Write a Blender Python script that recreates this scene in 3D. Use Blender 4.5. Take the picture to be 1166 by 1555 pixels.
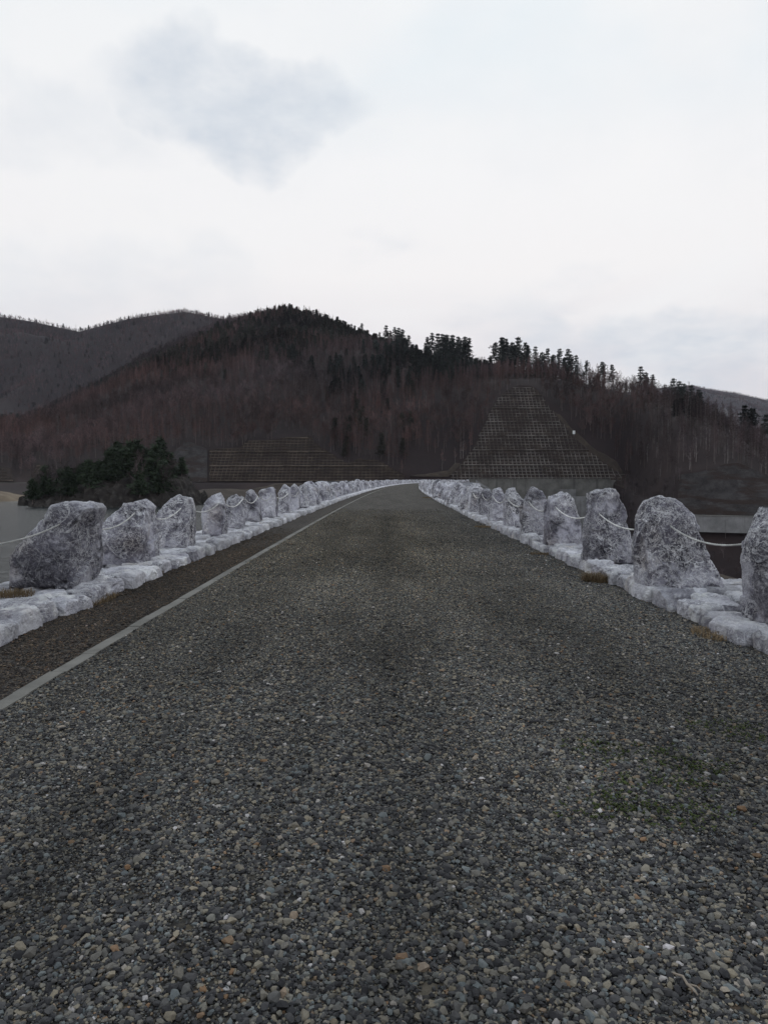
import bpy, math, random
import numpy as np
from mathutils import Vector, Matrix

for o in list(bpy.data.objects):
    bpy.data.objects.remove(o, do_unlink=True)
SC = bpy.context.scene
COL = SC.collection
R = math.radians

# ------------------------------------------------------------------ camera
EYE = 1.6          # metres above the road
F = 1079.0         # focal length in photo pixels (12 mm on a 17.3 mm tall sensor)
HOR = 728.0        # photo row of the horizon
CX = 583.0
cam_d = bpy.data.cameras.new("camera")
cam = bpy.data.objects.new("camera", cam_d)
COL.objects.link(cam)
cam.location = (0, 0, EYE)
cam.rotation_euler = (R(90 - 2.63), 0, 0)
cam_d.sensor_fit = 'VERTICAL'
cam_d.sensor_height = 17.3
cam_d.lens = 12.0
cam_d.clip_start = 0.05
cam_d.clip_end = 20000
SC.camera = cam

# ------------------------------------------------------------------ sky
SUN_EL, SUN_AZ = 38.0, 12.0      # azimuth measured from +Y (ahead) towards +X
world = bpy.data.worlds.new("World")
SC.world = world
world.use_nodes = True
wt = world.node_tree
wt.nodes.clear()


def N(tree, typ, **kw):
    n = tree.nodes.new(typ)
    for k, v in kw.items():
        if k.startswith('_'):
            n.inputs[int(k[1:])].default_value = v
        else:
            setattr(n, k, v)
    return n


def L(tree, a, b):
    tree.links.new(a, b)


def build_world(t):
    out = N(t, 'ShaderNodeOutputWorld')
    bg = N(t, 'ShaderNodeBackground')
    bg.inputs['Strength'].default_value = 0.1
    L(t, bg.outputs[0], out.inputs[0])
    sky = N(t, 'ShaderNodeTexSky', sky_type='NISHITA', sun_disc=False)
    sky.sun_elevation = R(SUN_EL)
    sky.sun_rotation = R(SUN_AZ)
    tc = N(t, 'ShaderNodeTexCoord')
    sep = N(t, 'ShaderNodeSeparateXYZ')
    L(t, tc.outputs['Generated'], sep.inputs[0])
    zz = N(t, 'ShaderNodeMath', operation='MAXIMUM', _1=0.0)
    L(t, sep.outputs[2], zz.inputs[0])
    den = N(t, 'ShaderNodeMath', operation='ADD', _1=0.22)
    L(t, zz.outputs[0], den.inputs[0])
    div = N(t, 'ShaderNodeVectorMath', operation='DIVIDE')
    L(t, tc.outputs['Generated'], div.inputs[0])
    cmb = N(t, 'ShaderNodeCombineXYZ')
    for i in range(3):
        L(t, den.outputs[0], cmb.inputs[i])
    L(t, cmb.outputs[0], div.inputs[1])
    # broad cloud deck
    n1 = N(t, 'ShaderNodeTexNoise')
    n1.inputs['Scale'].default_value = 1.5
    n1.inputs['Detail'].default_value = 7
    n1.inputs['Roughness'].default_value = 0.5
    n1.inputs['Distortion'].default_value = 0.5
    L(t, div.outputs[0], n1.inputs['Vector'])
    # darker undersides of thicker cloud
    n2 = N(t, 'ShaderNodeTexNoise')
    n2.inputs['Scale'].default_value = 2.6
    n2.inputs['Detail'].default_value = 6
    n2.inputs['Roughness'].default_value = 0.52
    mp = N(t, 'ShaderNodeMapping')
    mp.inputs['Location'].default_value = (3.1, 7.7, 1.3)
    L(t, div.outputs[0], mp.inputs[0])
    L(t, mp.outputs[0], n2.inputs['Vector'])
    # height gradient: thin blue overhead -> white -> lavender haze low down
    rampz = N(t, 'ShaderNodeValToRGB')
    L(t, zz.outputs[0], rampz.inputs[0])
    cr = rampz.color_ramp
    cr.elements[0].position = 0.0
    cr.elements[0].color = (0.70, 0.675, 0.735, 1)
    cr.elements[1].position = 0.62
    cr.elements[1].color = (0.70, 0.81, 0.885, 1)
    for p, c in ((0.16, (0.83, 0.80, 0.82, 1)), (0.27, (0.935, 0.915, 0.91, 1)),
                 (0.40, (0.915, 0.918, 0.925, 1)), (0.52, (0.80, 0.87, 0.91, 1))):
        e = cr.elements.new(p)
        e.color = c
    r1 = N(t, 'ShaderNodeMapRange', interpolation_type='SMOOTHSTEP')
    r1.inputs['From Min'].default_value = 0.42
    r1.inputs['From Max'].default_value = 0.66
    r1.inputs['To Max'].default_value = 0.75
    L(t, n1.outputs[0], r1.inputs[0])
    mixw = N(t, 'ShaderNodeMix', data_type='RGBA')
    L(t, r1.outputs[0], mixw.inputs[0])
    L(t, rampz.outputs[0], mixw.inputs[6])
    mixw.inputs[7].default_value = (0.93, 0.925, 0.925, 1)
    # grey-blue cloud undersides
    r2 = N(t, 'ShaderNodeMapRange', interpolation_type='SMOOTHSTEP')
    r2.inputs['From Min'].default_value = 0.55
    r2.inputs['From Max'].default_value = 0.78
    r2.inputs['To Max'].default_value = 0.3
    L(t, n2.outputs[0], r2.inputs[0])
    # one thicker cloud, ahead and to the lake side, and a low bank over the valley side
    prev = r2.outputs[0]

    def cloud(px, py, rx, ry, amt):
        nonlocal prev
        v = Vector(((px - CX) / F, 1.0, (HOR - py) / F))
        az, el = math.atan2(v.x, v.y), math.atan2(v.z, math.hypot(v.x, v.y))
        c = v.normalized()
        ex = Vector((math.cos(az), -math.sin(az), 0))
        ez = ex.cross(c)
        nd = N(t, 'ShaderNodeTexNoise')
        nd.inputs['Scale'].default_value = 7
        nd.inputs['Detail'].default_value = 5
        L(t, tc.outputs['Generated'], nd.inputs['Vector'])
        dv = N(t, 'ShaderNodeVectorMath', operation='MULTIPLY_ADD')
        L(t, nd.outputs[1], dv.inputs[0])
        dv.inputs[1].default_value = (0.22, 0.22, 0.22)
        sb = N(t, 'ShaderNodeVectorMath', operation='SUBTRACT')
        L(t, tc.outputs['Generated'], sb.inputs[0])
        sb.inputs[1].default_value = (0.11, 0.11, 0.11)
        L(t, sb.outputs[0], dv.inputs[2])
        ds = []
        for ax, rr in ((ex, rx), (ez, ry), (c, None)):
            d = N(t, 'ShaderNodeVectorMath', operation='DOT_PRODUCT')
            L(t, dv.outputs[0], d.inputs[0])
            if rr:
                d.inputs[1].default_value = ax / rr
                q = N(t, 'ShaderNodeMath', operation='POWER', _1=2.0)
                ab = N(t, 'ShaderNodeMath', operation='ABSOLUTE')
                L(t, d.outputs['Value'], ab.inputs[0])
                L(t, ab.outputs[0], q.inputs[0])
                ds.append(q.outputs[0])
            else:
                d.inputs[1].default_value = ax
                g = N(t, 'ShaderNodeMath', operation='GREATER_THAN', _1=0.3)
                L(t, d.outputs['Value'], g.inputs[0])
                front = g.outputs[0]
        sm = N(t, 'ShaderNodeMath', operation='ADD')
        L(t, ds[0], sm.inputs[0])
        L(t, ds[1], sm.inputs[1])
        mr = N(t, 'ShaderNodeMapRange', interpolation_type='SMOOTHSTEP')
        mr.inputs['From Min'].default_value = 1.9
        mr.inputs['From Max'].default_value = 0.0
        mr.inputs['To Max'].default_value = amt
        L(t, sm.outputs[0], mr.inputs[0])
        fn = N(t, 'ShaderNodeTexNoise')
        fn.inputs['Scale'].default_value = 9
        fn.inputs['Detail'].default_value = 8
        fn.inputs['Roughness'].default_value = 0.58
        L(t, div.outputs[0], fn.inputs['Vector'])
        fr = N(t, 'ShaderNodeMapRange')
        fr.inputs[1].default_value, fr.inputs[2].default_value = 0.3, 0.68
        fr.inputs[3].default_value, fr.inputs[4].default_value = 0.45, 1.1
        L(t, fn.outputs[0], fr.inputs[0])
        mt = N(t, 'ShaderNodeMath', operation='MULTIPLY')
        L(t, mr.outputs[0], mt.inputs[0])
        L(t, fr.outputs[0], mt.inputs[1])
        ml = N(t, 'ShaderNodeMath', operation='MULTIPLY')
        L(t, mt.outputs[0], ml.inputs[0])
        L(t, front, ml.inputs[1])
        mx = N(t, 'ShaderNodeMath', operation='MAXIMUM')
        L(t, prev, mx.inputs[0])
        L(t, ml.outputs[0], mx.inputs[1])
        prev = mx.outputs[0]

    cloud(378, 158, 0.145, 0.046, 0.85)
    cloud(1010, 535, 0.20, 0.045, 0.62)
    cloud(100, 190, 0.12, 0.04, 0.28)
    cloud(60, 420, 0.26, 0.05, 0.25)
    cloud(850, 120, 0.40, 0.10, 0.12)
    mixd = N(t, 'ShaderNodeMix', data_type='RGBA')
    L(t, prev, mixd.inputs[0])
    L(t, mixw.outputs[2], mixd.inputs[6])
    mixd.inputs[7].default_value = (0.60, 0.66, 0.735, 1)
    sc = N(t, 'ShaderNodeVectorMath', operation='SCALE')
    sc.inputs['Scale'].default_value = 10.4
    L(t, mixd.outputs[2], sc.inputs[0])
    fin = N(t, 'ShaderNodeMix', data_type='RGBA')
    fin.inputs[0].default_value = 0.97
    L(t, sky.outputs[0], fin.inputs[6])
    L(t, sc.outputs[0], fin.inputs[7])
    L(t, fin.outputs[2], bg.inputs['Color'])


build_world(wt)

sun_d = bpy.data.lights.new("sun", 'SUN')
sun_d.energy = 0.5
sun_d.angle = R(50)
sun_d.color = (1.0, 0.97, 0.93)
sun = bpy.data.objects.new("sun", sun_d)
COL.objects.link(sun)
sv = Vector((math.sin(R(SUN_AZ)) * math.cos(R(SUN_EL)), math.cos(R(SUN_AZ)) * math.cos(R(SUN_EL)), math.sin(R(SUN_EL))))
sun.rotation_euler = sv.to_track_quat('Z', 'Y').to_euler()
sun.location = (30, 60, 80)

SC.view_settings.view_transform = 'Standard'
SC.view_settings.look = 'None'
SC.view_settings.gamma = 1
SC.view_settings.exposure = 0.0
SC.view_settings.use_curve_mapping = False
SC.render.engine = 'CYCLES'
SC.cycles.max_bounces = 6
SC.cycles.volume_bounces = 0

# ------------------------------------------------------------------ helpers
rng = np.random.default_rng(7)


def vnoise(P, seed=0):
    """value noise in [-1,1] at points P (n,3)"""
    P = np.asarray(P, float)
    i = np.floor(P).astype(np.int64)
    f = P - i
    f = f * f * f * (f * (f * 6 - 15) + 10)

    def h(dx, dy, dz):
        x = (i[:, 0] + dx) * 374761393 + (i[:, 1] + dy) * 668265263 + (i[:, 2] + dz) * 2147483647 + seed * 1274126177
        x = (x ^ (x >> 13)) & 0xFFFFFFFF
        x = (x * 1274126177) & 0xFFFFFFFF
        x = x ^ (x >> 16)
        return (x & 0xFFFF) / 32767.5 - 1.0
    r = 0
    for dx in (0, 1):
        wx = f[:, 0] if dx else 1 - f[:, 0]
        for dy in (0, 1):
            wy = f[:, 1] if dy else 1 - f[:, 1]
            for dz in (0, 1):
                wz = f[:, 2] if dz else 1 - f[:, 2]
                r = r + wx * wy * wz * h(dx, dy, dz)
    return r


def fbm(P, seed=0, octaves=4, gain=0.5):
    P = np.asarray(P, float)
    r, a = 0, 1.0
    for k in range(octaves):
        r = r + a * vnoise(P * (2.03 ** k) + 17.3 * k, seed + k)
        a *= gain
    return r


def mesh_from(name, V, Fc, smooth=False):
    me = bpy.data.meshes.new(name)
    me.from_pydata([tuple(v) for v in V] if not isinstance(V, np.ndarray) else V.tolist(), [],
                   Fc.tolist() if isinstance(Fc, np.ndarray) else Fc)
    me.update()
    if smooth:
        me.polygons.foreach_set('use_smooth', [True] * len(me.polygons))
    return me


def obj(name, me, mat=None, parent=None, loc=None):
    o = bpy.data.objects.new(name, me)
    COL.objects.link(o)
    if mat and not me.materials:
        me.materials.append(mat)
    if parent is not None:
        o.parent = parent
    if loc is not None:
        o.location = loc
    return o


def tag(o, label=None, cat=None, group=None, kind=None):
    if label:
        o['label'] = label
    if cat:
        o['category'] = cat
    if group:
        o['group'] = group
    if kind:
        o['kind'] = kind
    return o


def empty(name, loc=(0, 0, 0), rz=0.0):
    o = bpy.data.objects.new(name, None)
    o.empty_display_size = 0.3
    COL.objects.link(o)
    o.location = loc
    o.rotation_euler = (0, 0, rz)
    return o


BOXF = [(0, 1, 3, 2), (4, 6, 7, 5), (0, 4, 5, 1), (2, 3, 7, 6), (0, 2, 6, 4), (1, 5, 7, 3)]


class MB:
    def __init__(s):
        s.v, s.f = [], []

    def box(s, x0, x1, y0, y1, z0, z1):
        b = len(s.v)
        for x in (x0, x1):
            for y in (y0, y1):
                for z in (z0, z1):
                    s.v.append((x, y, z))
        s.f += [tuple(b + i for i in q) for q in BOXF]

    def hexa(s, pts):
        """8 points ordered like box()"""
        b = len(s.v)
        s.v += [tuple(p) for p in pts]
        s.f += [tuple(b + i for i in q) for q in BOXF]

    def beam(s, a, b, up, w, h):
        a, b, up = Vector(a), Vector(b), Vector(up).normalized()
        d = (b - a).normalized()
        sd = d.cross(up).normalized()
        pts = []
        for p in (a, b):
            for q in (-1, 1):
                for k in (0, 1):
                    pts.append(p + sd * (w / 2 * q) + up * (h * k))
        s.hexa(pts)

    def tube(s, pts, rad, n=6):
        pts = [Vector(p) for p in pts]
        m = len(pts)
        b = len(s.v)
        for i, p in enumerate(pts):
            d = (pts[min(i + 1, m - 1)] - pts[max(i - 1, 0)]).normalized()
            a = d.cross(Vector((0.13, 0.31, 1))).normalized()
            c = d.cross(a)
            r = rad[i] if hasattr(rad, '__len__') else rad
            for k in range(n):
                t = 2 * math.pi * k / n
                s.v.append(tuple(p + a * (r * math.cos(t)) + c * (r * math.sin(t))))
        for i in range(m - 1):
            for k in range(n):
                s.f.append((b + i * n + k, b + i * n + (k + 1) % n, b + (i + 1) * n + (k + 1) % n, b + (i + 1) * n + k))
        s.f.append(tuple(b + k for k in range(n))[::-1])
        s.f.append(tuple(b + (m - 1) * n + k for k in range(n)))

    def mesh(s, name, smooth=False):
        return mesh_from(name, s.v, s.f, smooth)


# ------------------------------------------------------------------ materials
def mat(name):
    m = bpy.data.materials.new(name)
    m.use_nodes = True
    t = m.node_tree
    b = t.nodes['Principled BSDF']
    b.inputs['Roughness'].default_value = 0.9
    b.inputs['Specular IOR Level'].default_value = 0.2
    return m, t, b


def ramp(t, src, stops, interp='LINEAR'):
    r = N(t, 'ShaderNodeValToRGB')
    r.color_ramp.interpolation = interp
    e = r.color_ramp.elements
    e[0].position, e[0].color = stops[0][0], (*stops[0][1], 1)
    e[1].position, e[1].color = stops[-1][0], (*stops[-1][1], 1)
    for p, c in stops[1:-1]:
        k = e.new(p)
        k.color = (*c, 1)
    L(t, src, r.inputs[0])
    return r.outputs[0]


def noise(t, vec, scale, detail=4, rough=0.55, dist=0.0):
    n = N(t, 'ShaderNodeTexNoise')
    n.inputs['Scale'].default_value = scale
    n.inputs['Detail'].default_value = detail
    n.inputs['Roughness'].default_value = rough
    n.inputs['Distortion'].default_value = dist
    if vec is not None:
        L(t, vec, n.inputs['Vector'])
    return n.outputs[0]


def mixc(t, fac, a, b, blend='MIX'):
    m = N(t, 'ShaderNodeMix', data_type='RGBA', blend_type=blend)
    for s, i in ((fac, 0), (a, 6), (b, 7)):
        if isinstance(s, (int, float)):
            m.inputs[i].default_value = s
        elif isinstance(s, tuple):
            m.inputs[i].default_value = (*s, 1)
        else:
            L(t, s, m.inputs[i])
    return m.outputs[2]


def mrange(t, src, a, b, c=0.0, d=1.0, smooth=True):
    m = N(t, 'ShaderNodeMapRange')
    if smooth:
        m.interpolation_type = 'SMOOTHSTEP'
    m.inputs[1].default_value, m.inputs[2].default_value = a, b
    m.inputs[3].default_value, m.inputs[4].default_value = c, d
    L(t, src, m.inputs[0])
    return m.outputs[0]


def math2(t, op, a, b):
    m = N(t, 'ShaderNodeMath', operation=op)
    for i, s in enumerate((a, b)):
        if isinstance(s, (int, float)):
            m.inputs[i].default_value = s
        else:
            L(t, s, m.inputs[i])
    return m.outputs[0]


def bump(t, b, h, strength=0.5, dist=0.02, prev=None):
    n = N(t, 'ShaderNodeBump')
    n.inputs['Strength'].default_value = strength
    n.inputs['Distance'].default_value = dist
    L(t, h, n.inputs['Height'])
    if prev is not None:
        L(t, prev, n.inputs['Normal'])
    if b is not None:
        L(t, n.outputs[0], b.inputs['Normal'])
    return n.outputs[0]


def position(t):
    return N(t, 'ShaderNodeNewGeometry').outputs['Position']


# limestone: grey-violet body with chalky white crazing and worn pale edges
def limestone(name, dark, mid, light, vein=1.0, edge=0.6):
    m, t, b = mat(name)
    tc = N(t, 'ShaderNodeTexCoord')
    oi = N(t, 'ShaderNodeObjectInfo')
    ofs = N(t, 'ShaderNodeVectorMath', operation='ADD')
    L(t, tc.outputs['Object'], ofs.inputs[0])
    sc = N(t, 'ShaderNodeVectorMath', operation='SCALE')
    sc.inputs['Scale'].default_value = 37.0
    cb = N(t, 'ShaderNodeCombineXYZ')
    for i in range(3):
        L(t, oi.outputs['Random'], cb.inputs[i])
    L(t, cb.outputs[0], sc.inputs[0])
    L(t, sc.outputs[0], ofs.inputs[1])
    P = ofs.outputs[0]
    nb = noise(t, P, 1.35, 6, 0.56, 0.3)
    body = ramp(t, nb, [(0.40, dark), (0.52, mid), (0.64, light)])
    # crazing: thin crooked white lines of several sizes
    def lines(scale, dist, width, amount, off):
        v = noise(t, P, scale, 5, 0.58, dist)
        d = math2(t, 'ABSOLUTE', math2(t, 'SUBTRACT', v, off), 0.0)
        return mrange(t, d, 0.0, width, amount, 0.0)
    vo = N(t, 'ShaderNodeTexVoronoi', feature='DISTANCE_TO_EDGE')
    vo.inputs['Scale'].default_value = 5.5
    wv = N(t, 'ShaderNodeVectorMath', operation='MULTIPLY_ADD')
    nd = N(t, 'ShaderNodeTexNoise')
    nd.inputs['Scale'].default_value = 3.2
    nd.inputs['Detail'].default_value = 7
    nd.inputs['Roughness'].default_value = 0.62
    L(t, P, nd.inputs['Vector'])
    L(t, nd.outputs[1], wv.inputs[0])
    wv.inputs[1].default_value = (1.1, 1.1, 0.7)
    L(t, P, wv.inputs[2])
    L(t, wv.outputs[0], vo.inputs['Vector'])
    kv = mrange(t, vo.outputs[0], 0.0, 0.055, 0.85, 0.0)
    k1 = lines(2.6, 0.9, 0.020, 1.0, 0.5)
    k2 = lines(6.5, 1.3, 0.026, 0.9, 0.5)
    k3 = lines(19.0, 0.6, 0.03, 0.3, 0.52)
    kk = math2(t, 'MAXIMUM', math2(t, 'MAXIMUM', k1, k2), math2(t, 'MAXIMUM', k3, kv))
    msk = mrange(t, noise(t, P, 1.3, 4, 0.6), 0.36, 0.58, 0.2, 1.0)
    kk = math2(t, 'MULTIPLY', math2(t, 'MULTIPLY', kk, msk), vein)
    chalk = mrange(t, noise(t, P, 2.3, 5, 0.6), 0.52, 0.66, 0.0, 0.8)
    c = mixc(t, chalk, body, tuple(min(0.62, x * 1.2) for x in light))
    c = mixc(t, kk, c, (0.68, 0.68, 0.715))
    geo = N(t, 'ShaderNodeNewGeometry')
    worn = mrange(t, geo.outputs['Pointiness'], 0.51, 0.575, 0.0, edge)
    c = mixc(t, worn, c, (0.55, 0.55, 0.585))
    crease = mrange(t, geo.outputs['Pointiness'], 0.47, 0.40, 0.0, 0.75)  # colour goes darker where the surface is concave
    c = mixc(t, crease, c, tuple(x * 0.5 for x in dark))
    grime = mrange(t, noise(t, P, 15.0, 5, 0.7), 0.57, 0.74, 0.0, 0.5)
    c = mixc(t, grime, c, tuple(x * 0.7 for x in dark))
    vary = N(t, 'ShaderNodeVectorMath', operation='SCALE')
    L(t, c, vary.inputs[0])
    L(t, mrange(t, oi.outputs['Random'], 0, 1, 1.02, 1.36, False), vary.inputs['Scale'])
    stain = mrange(t, noise(t, P, 0.9, 4, 0.6), 0.58, 0.72, 0.0, 0.35)          # ochre weathering
    c = mixc(t, stain, vary.outputs[0], mixc(t, 1.0, vary.outputs[0], (0.95, 0.80, 0.62), 'MULTIPLY'))
    L(t, c, b.inputs['Base Color'])
    h1 = noise(t, P, 8, 9, 0.66, 0.4)
    n1 = bump(t, None, h1, 1.0, 0.09)
    h2 = math2(t, 'ADD', noise(t, P, 40, 6, 0.7), math2(t, 'MULTIPLY', kk, 0.35))
    bump(t, b, h2, 0.8, 0.02, n1)
    b.inputs['Roughness'].default_value = 0.82
    return m


M_BOULDER = limestone('limestone_boulder', (0.050, 0.048, 0.063), (0.135, 0.131, 0.164), (0.37, 0.367, 0.425))
M_KERB = limestone('limestone_slab', (0.17, 0.166, 0.200), (0.35, 0.346, 0.395), (0.60, 0.597, 0.645), 0.9, 0.6)


def gravel_colours(t, fac):
    return ramp(t, fac, [(0.0, (0.022, 0.023, 0.028)), (0.22, (0.038, 0.040, 0.047)), (0.42, (0.062, 0.065, 0.072)),
                         (0.58, (0.095, 0.098, 0.102)), (0.70, (0.15, 0.147, 0.135)), (0.80, (0.225, 0.207, 0.168)),
                         (0.86, (0.09, 0.11, 0.126)), (0.91, (0.155, 0.18, 0.195)), (0.95, (0.17, 0.155, 0.125)), (0.968, (0.19, 0.118, 0.070)), (0.982, (0.27, 0.25, 0.22)),
                         (0.996, (0.36, 0.365, 0.39)), (1.0, (0.48, 0.48, 0.52))])


def gravel_ground(name, scale, tint, dark):
    m, t, b = mat(name)
    P = position(t)
    vo = N(t, 'ShaderNodeTexVoronoi')
    vo.inputs['Scale'].default_value = scale
    L(t, P, vo.inputs['Vector'])
    sep = N(t, 'ShaderNodeSeparateColor')
    L(t, vo.outputs['Color'], sep.inputs[0])
    vo2 = N(t, 'ShaderNodeTexVoronoi')
    vo2.inputs['Scale'].default_value = scale * 0.42
    L(t, P, vo2.inputs['Vector'])
    sep2 = N(t, 'ShaderNodeSeparateColor')
    L(t, vo2.outputs['Color'], sep2.inputs[0])
    big = mrange(t, sep2.outputs[1], 0.62, 0.66)
    ca = gravel_colours(t, sep.outputs[0])
    cb = gravel_colours(t, sep2.outputs[0])
    c = mixc(t, big, ca, cb)
    # wear: wheel tracks and damp patches run along the crest
    mp = N(t, 'ShaderNodeMapping')
    mp.inputs['Scale'].default_value = (1.0, 0.12, 1.0)
    L(t, P, mp.inputs[0])
    nz = noise(t, mp.outputs[0], 0.9, 5, 0.6)
    c = mixc(t, mrange(t, nz, 0.35, 0.68, 0.0, 0.55), c, dark)
    n3 = noise(t, P, 0.55, 5, 0.6)
    c = mixc(t, 1.0, c, mixc(t, mrange(t, n3, 0.3, 0.72), tuple(x * 0.84 for x in tint), tuple(x * 1.12 for x in tint)), 'MULTIPLY')
    L(t, c, b.inputs['Base Color'])
    h = math2(t, 'SUBTRACT', 1.0, vo.outputs['Distance'])
    bump(t, b, h, 0.8, 0.012)
    return m


M_ROAD = gravel_ground('crushed_stone', 46, (0.53, 0.485, 0.435), (0.034, 0.030, 0.027))
M_SHOULDER = gravel_ground('fine_brown_grit', 90, (0.46, 0.40, 0.36), (0.026, 0.021, 0.019))


def pebble_mat(name, tint):
    m, t, b = mat(name)
    oi = N(t, 'ShaderNodeObjectInfo')
    sh = N(t, 'ShaderNodeAttribute', attribute_name='shade')
    c = gravel_colours(t, math2(t, 'FRACT', math2(t, 'ADD', oi.outputs['Random'], sh.outputs['Fac']), 0.0))
    tc = N(t, 'ShaderNodeTexCoord')
    n = noise(t, tc.outputs['Object'], 1.6, 4, 0.6)
    c = mixc(t, mrange(t, n, 0.3, 0.7), mixc(t, 1.0, c, (0.72, 0.72, 0.74), 'MULTIPLY'), c)
    c = mixc(t, 1.0, c, tint, 'MULTIPLY')
    at = N(t, 'ShaderNodeAttribute', attribute_type='INSTANCER', attribute_name='tint')   # damp and dusty patches
    c = mixc(t, 1.0, c, at.outputs['Color'], 'MULTIPLY')
    L(t, c, b.inputs['Base Color'])
    b.inputs['Roughness'].default_value = 0.75
    return m


M_PEBBLE = pebble_mat('crushed_stone_chip', (1.0, 0.99, 0.96))
M_GRIT = pebble_mat('brown_grit_chip', (0.66, 0.56, 0.50))


def concrete(name, col, streak=0.5, scale=1.0, weed=None):
    m, t, b = mat(name)
    P = position(t)
    n1 = noise(t, P, 0.35 * scale, 6, 0.62)
    mp = N(t, 'ShaderNodeMapping')
    mp.inputs['Scale'].default_value = (1, 1, 0.08)
    L(t, P, mp.inputs[0])
    n2 = noise(t, mp.outputs[0], 0.8 * scale, 5, 0.6)
    c = mixc(t, mrange(t, n1, 0.3, 0.7), tuple(x * 0.7 for x in col), tuple(x * 1.2 for x in col))
    c = mixc(t, mrange(t, n2, 0.5, 0.75, 0, streak), c, tuple(x * 0.35 for x in col))
    if weed:                                   # weeds and stains hide parts of the frame
        c = mixc(t, mrange(t, noise(t, P, 0.07, 7, 0.7), 0.44, 0.60, 0.1, 0.8), c, weed)
    L(t, c, b.inputs['Base Color'])
    bump(t, b, noise(t, P, 30 * scale, 5), 0.3, 0.01)
    return m


M_EDGING = concrete('edging_concrete', (0.155, 0.150, 0.140), 0.4, 3.0)
M_CONC = concrete('weathered_concrete', (0.145, 0.142, 0.135), 0.75, 0.5)
M_CONC_LIGHT = concrete('pale_concrete', (0.21, 0.21, 0.215), 0.5, 0.5)
M_BEAM = concrete('grid_beam_concrete', (0.160, 0.145, 0.136), 0.6, 0.6, (0.030, 0.021, 0.018))
M_BEAM_L = concrete('brown_grid_beam_concrete', (0.100, 0.080, 0.066), 0.5, 0.6, (0.028, 0.021, 0.017))
M_SHOT = concrete('sprayed_concrete', (0.036, 0.034, 0.036), 0.8, 0.35)


def banded(name, col, weed):
    m, t, b = mat(name)
    P = position(t)
    mp = N(t, 'ShaderNodeMapping')
    mp.inputs['Scale'].default_value = (0.045, 0.045, 0.30)
    L(t, P, mp.inputs[0])
    n1 = noise(t, mp.outputs[0], 1.0, 8, 0.68)
    n2 = noise(t, P, 0.22, 8, 0.68)
    c = mixc(t, mrange(t, n2, 0.32, 0.68), tuple(x * 0.55 for x in col), tuple(x * 1.5 for x in col))
    c = mixc(t, mrange(t, n1, 0.46, 0.56, 0, 0.85), c, weed)
    sp = mrange(t, noise(t, P, 0.5, 6, 0.7), 0.62, 0.72, 0, 0.5)
    c = mixc(t, sp, c, tuple(x * 2.6 for x in col))
    L(t, c, b.inputs['Base Color'])
    bump(t, b, noise(t, P, 1.2, 7, 0.68), 0.8, 0.6)
    return m


def earth(name, a, bcol, c3, scale=0.12):
    m, t, b = mat(name)
    P = position(t)
    c = ramp(t, noise(t, P, scale, 8, 0.65), [(0.3, a), (0.52, bcol), (0.72, c3)])
    L(t, c, b.inputs['Base Color'])
    bump(t, b, noise(t, P, scale * 8, 6, 0.65), 0.6, 0.5)
    return m


M_BAND = banded('weedy_sprayed_concrete', (0.036, 0.033, 0.034), (0.028, 0.018, 0.015))
M_FOREST_FLOOR = earth('leaf_litter_slope', (0.015, 0.0105, 0.0115), (0.023, 0.0155, 0.016), (0.036, 0.024, 0.023), 0.02)
M_CUT = earth('weedy_cut_slope', (0.014, 0.010, 0.010), (0.023, 0.016, 0.014), (0.045, 0.031, 0.024), 0.16)
M_BARE = earth('bare_brown_earth', (0.026, 0.020, 0.017), (0.042, 0.032, 0.026), (0.07, 0.055, 0.042), 0.2)
M_SAND = earth('sandy_bank', (0.11, 0.085, 0.062), (0.16, 0.125, 0.092), (0.22, 0.175, 0.13), 0.15)
M_ROCK = earth('dark_shore_rock', (0.014, 0.012, 0.012), (0.036, 0.032, 0.030), (0.10, 0.092, 0.085), 0.35)
M_GROUND = earth('valley_ground', (0.03, 0.024, 0.02), (0.045, 0.035, 0.028), (0.06, 0.05, 0.038), 0.01)
M_RIPRAP = earth('pale_rockfill', (0.11, 0.11, 0.125), (0.22, 0.22, 0.245), (0.36, 0.36, 0.40), 1.1)
M_CREST = earth('crest_fill', (0.035, 0.027, 0.022), (0.06, 0.047, 0.037), (0.10, 0.08, 0.06), 1.5)


def simple(name, col, rough=0.85, var=0.25, scale=0.6, spread=0.28, stand=False):
    m, t, b = mat(name)
    tc = N(t, 'ShaderNodeTexCoord')
    oi = N(t, 'ShaderNodeObjectInfo')
    n = noise(t, tc.outputs['Object'], scale, 5, 0.6)
    c = mixc(t, mrange(t, n, 0.3, 0.7), tuple(x * (1 - var) for x in col), tuple(min(1, x * (1 + var)) for x in col))
    f = mrange(t, oi.outputs['Random'], 0, 1, 1 - spread, 1 + spread, False)
    cc = N(t, 'ShaderNodeVectorMath', operation='SCALE')
    L(t, c, cc.inputs[0])
    L(t, f, cc.inputs['Scale'])
    col_ = cc.outputs[0]
    if stand:                                  # stands of different species differ in hue
        at = N(t, 'ShaderNodeAttribute', attribute_type='INSTANCER', attribute_name='tint')
        col_ = mixc(t, 1.0, col_, at.outputs['Color'], 'MULTIPLY')
    L(t, col_, b.inputs['Base Color'])
    b.inputs['Roughness'].default_value = rough
    return m


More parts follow.
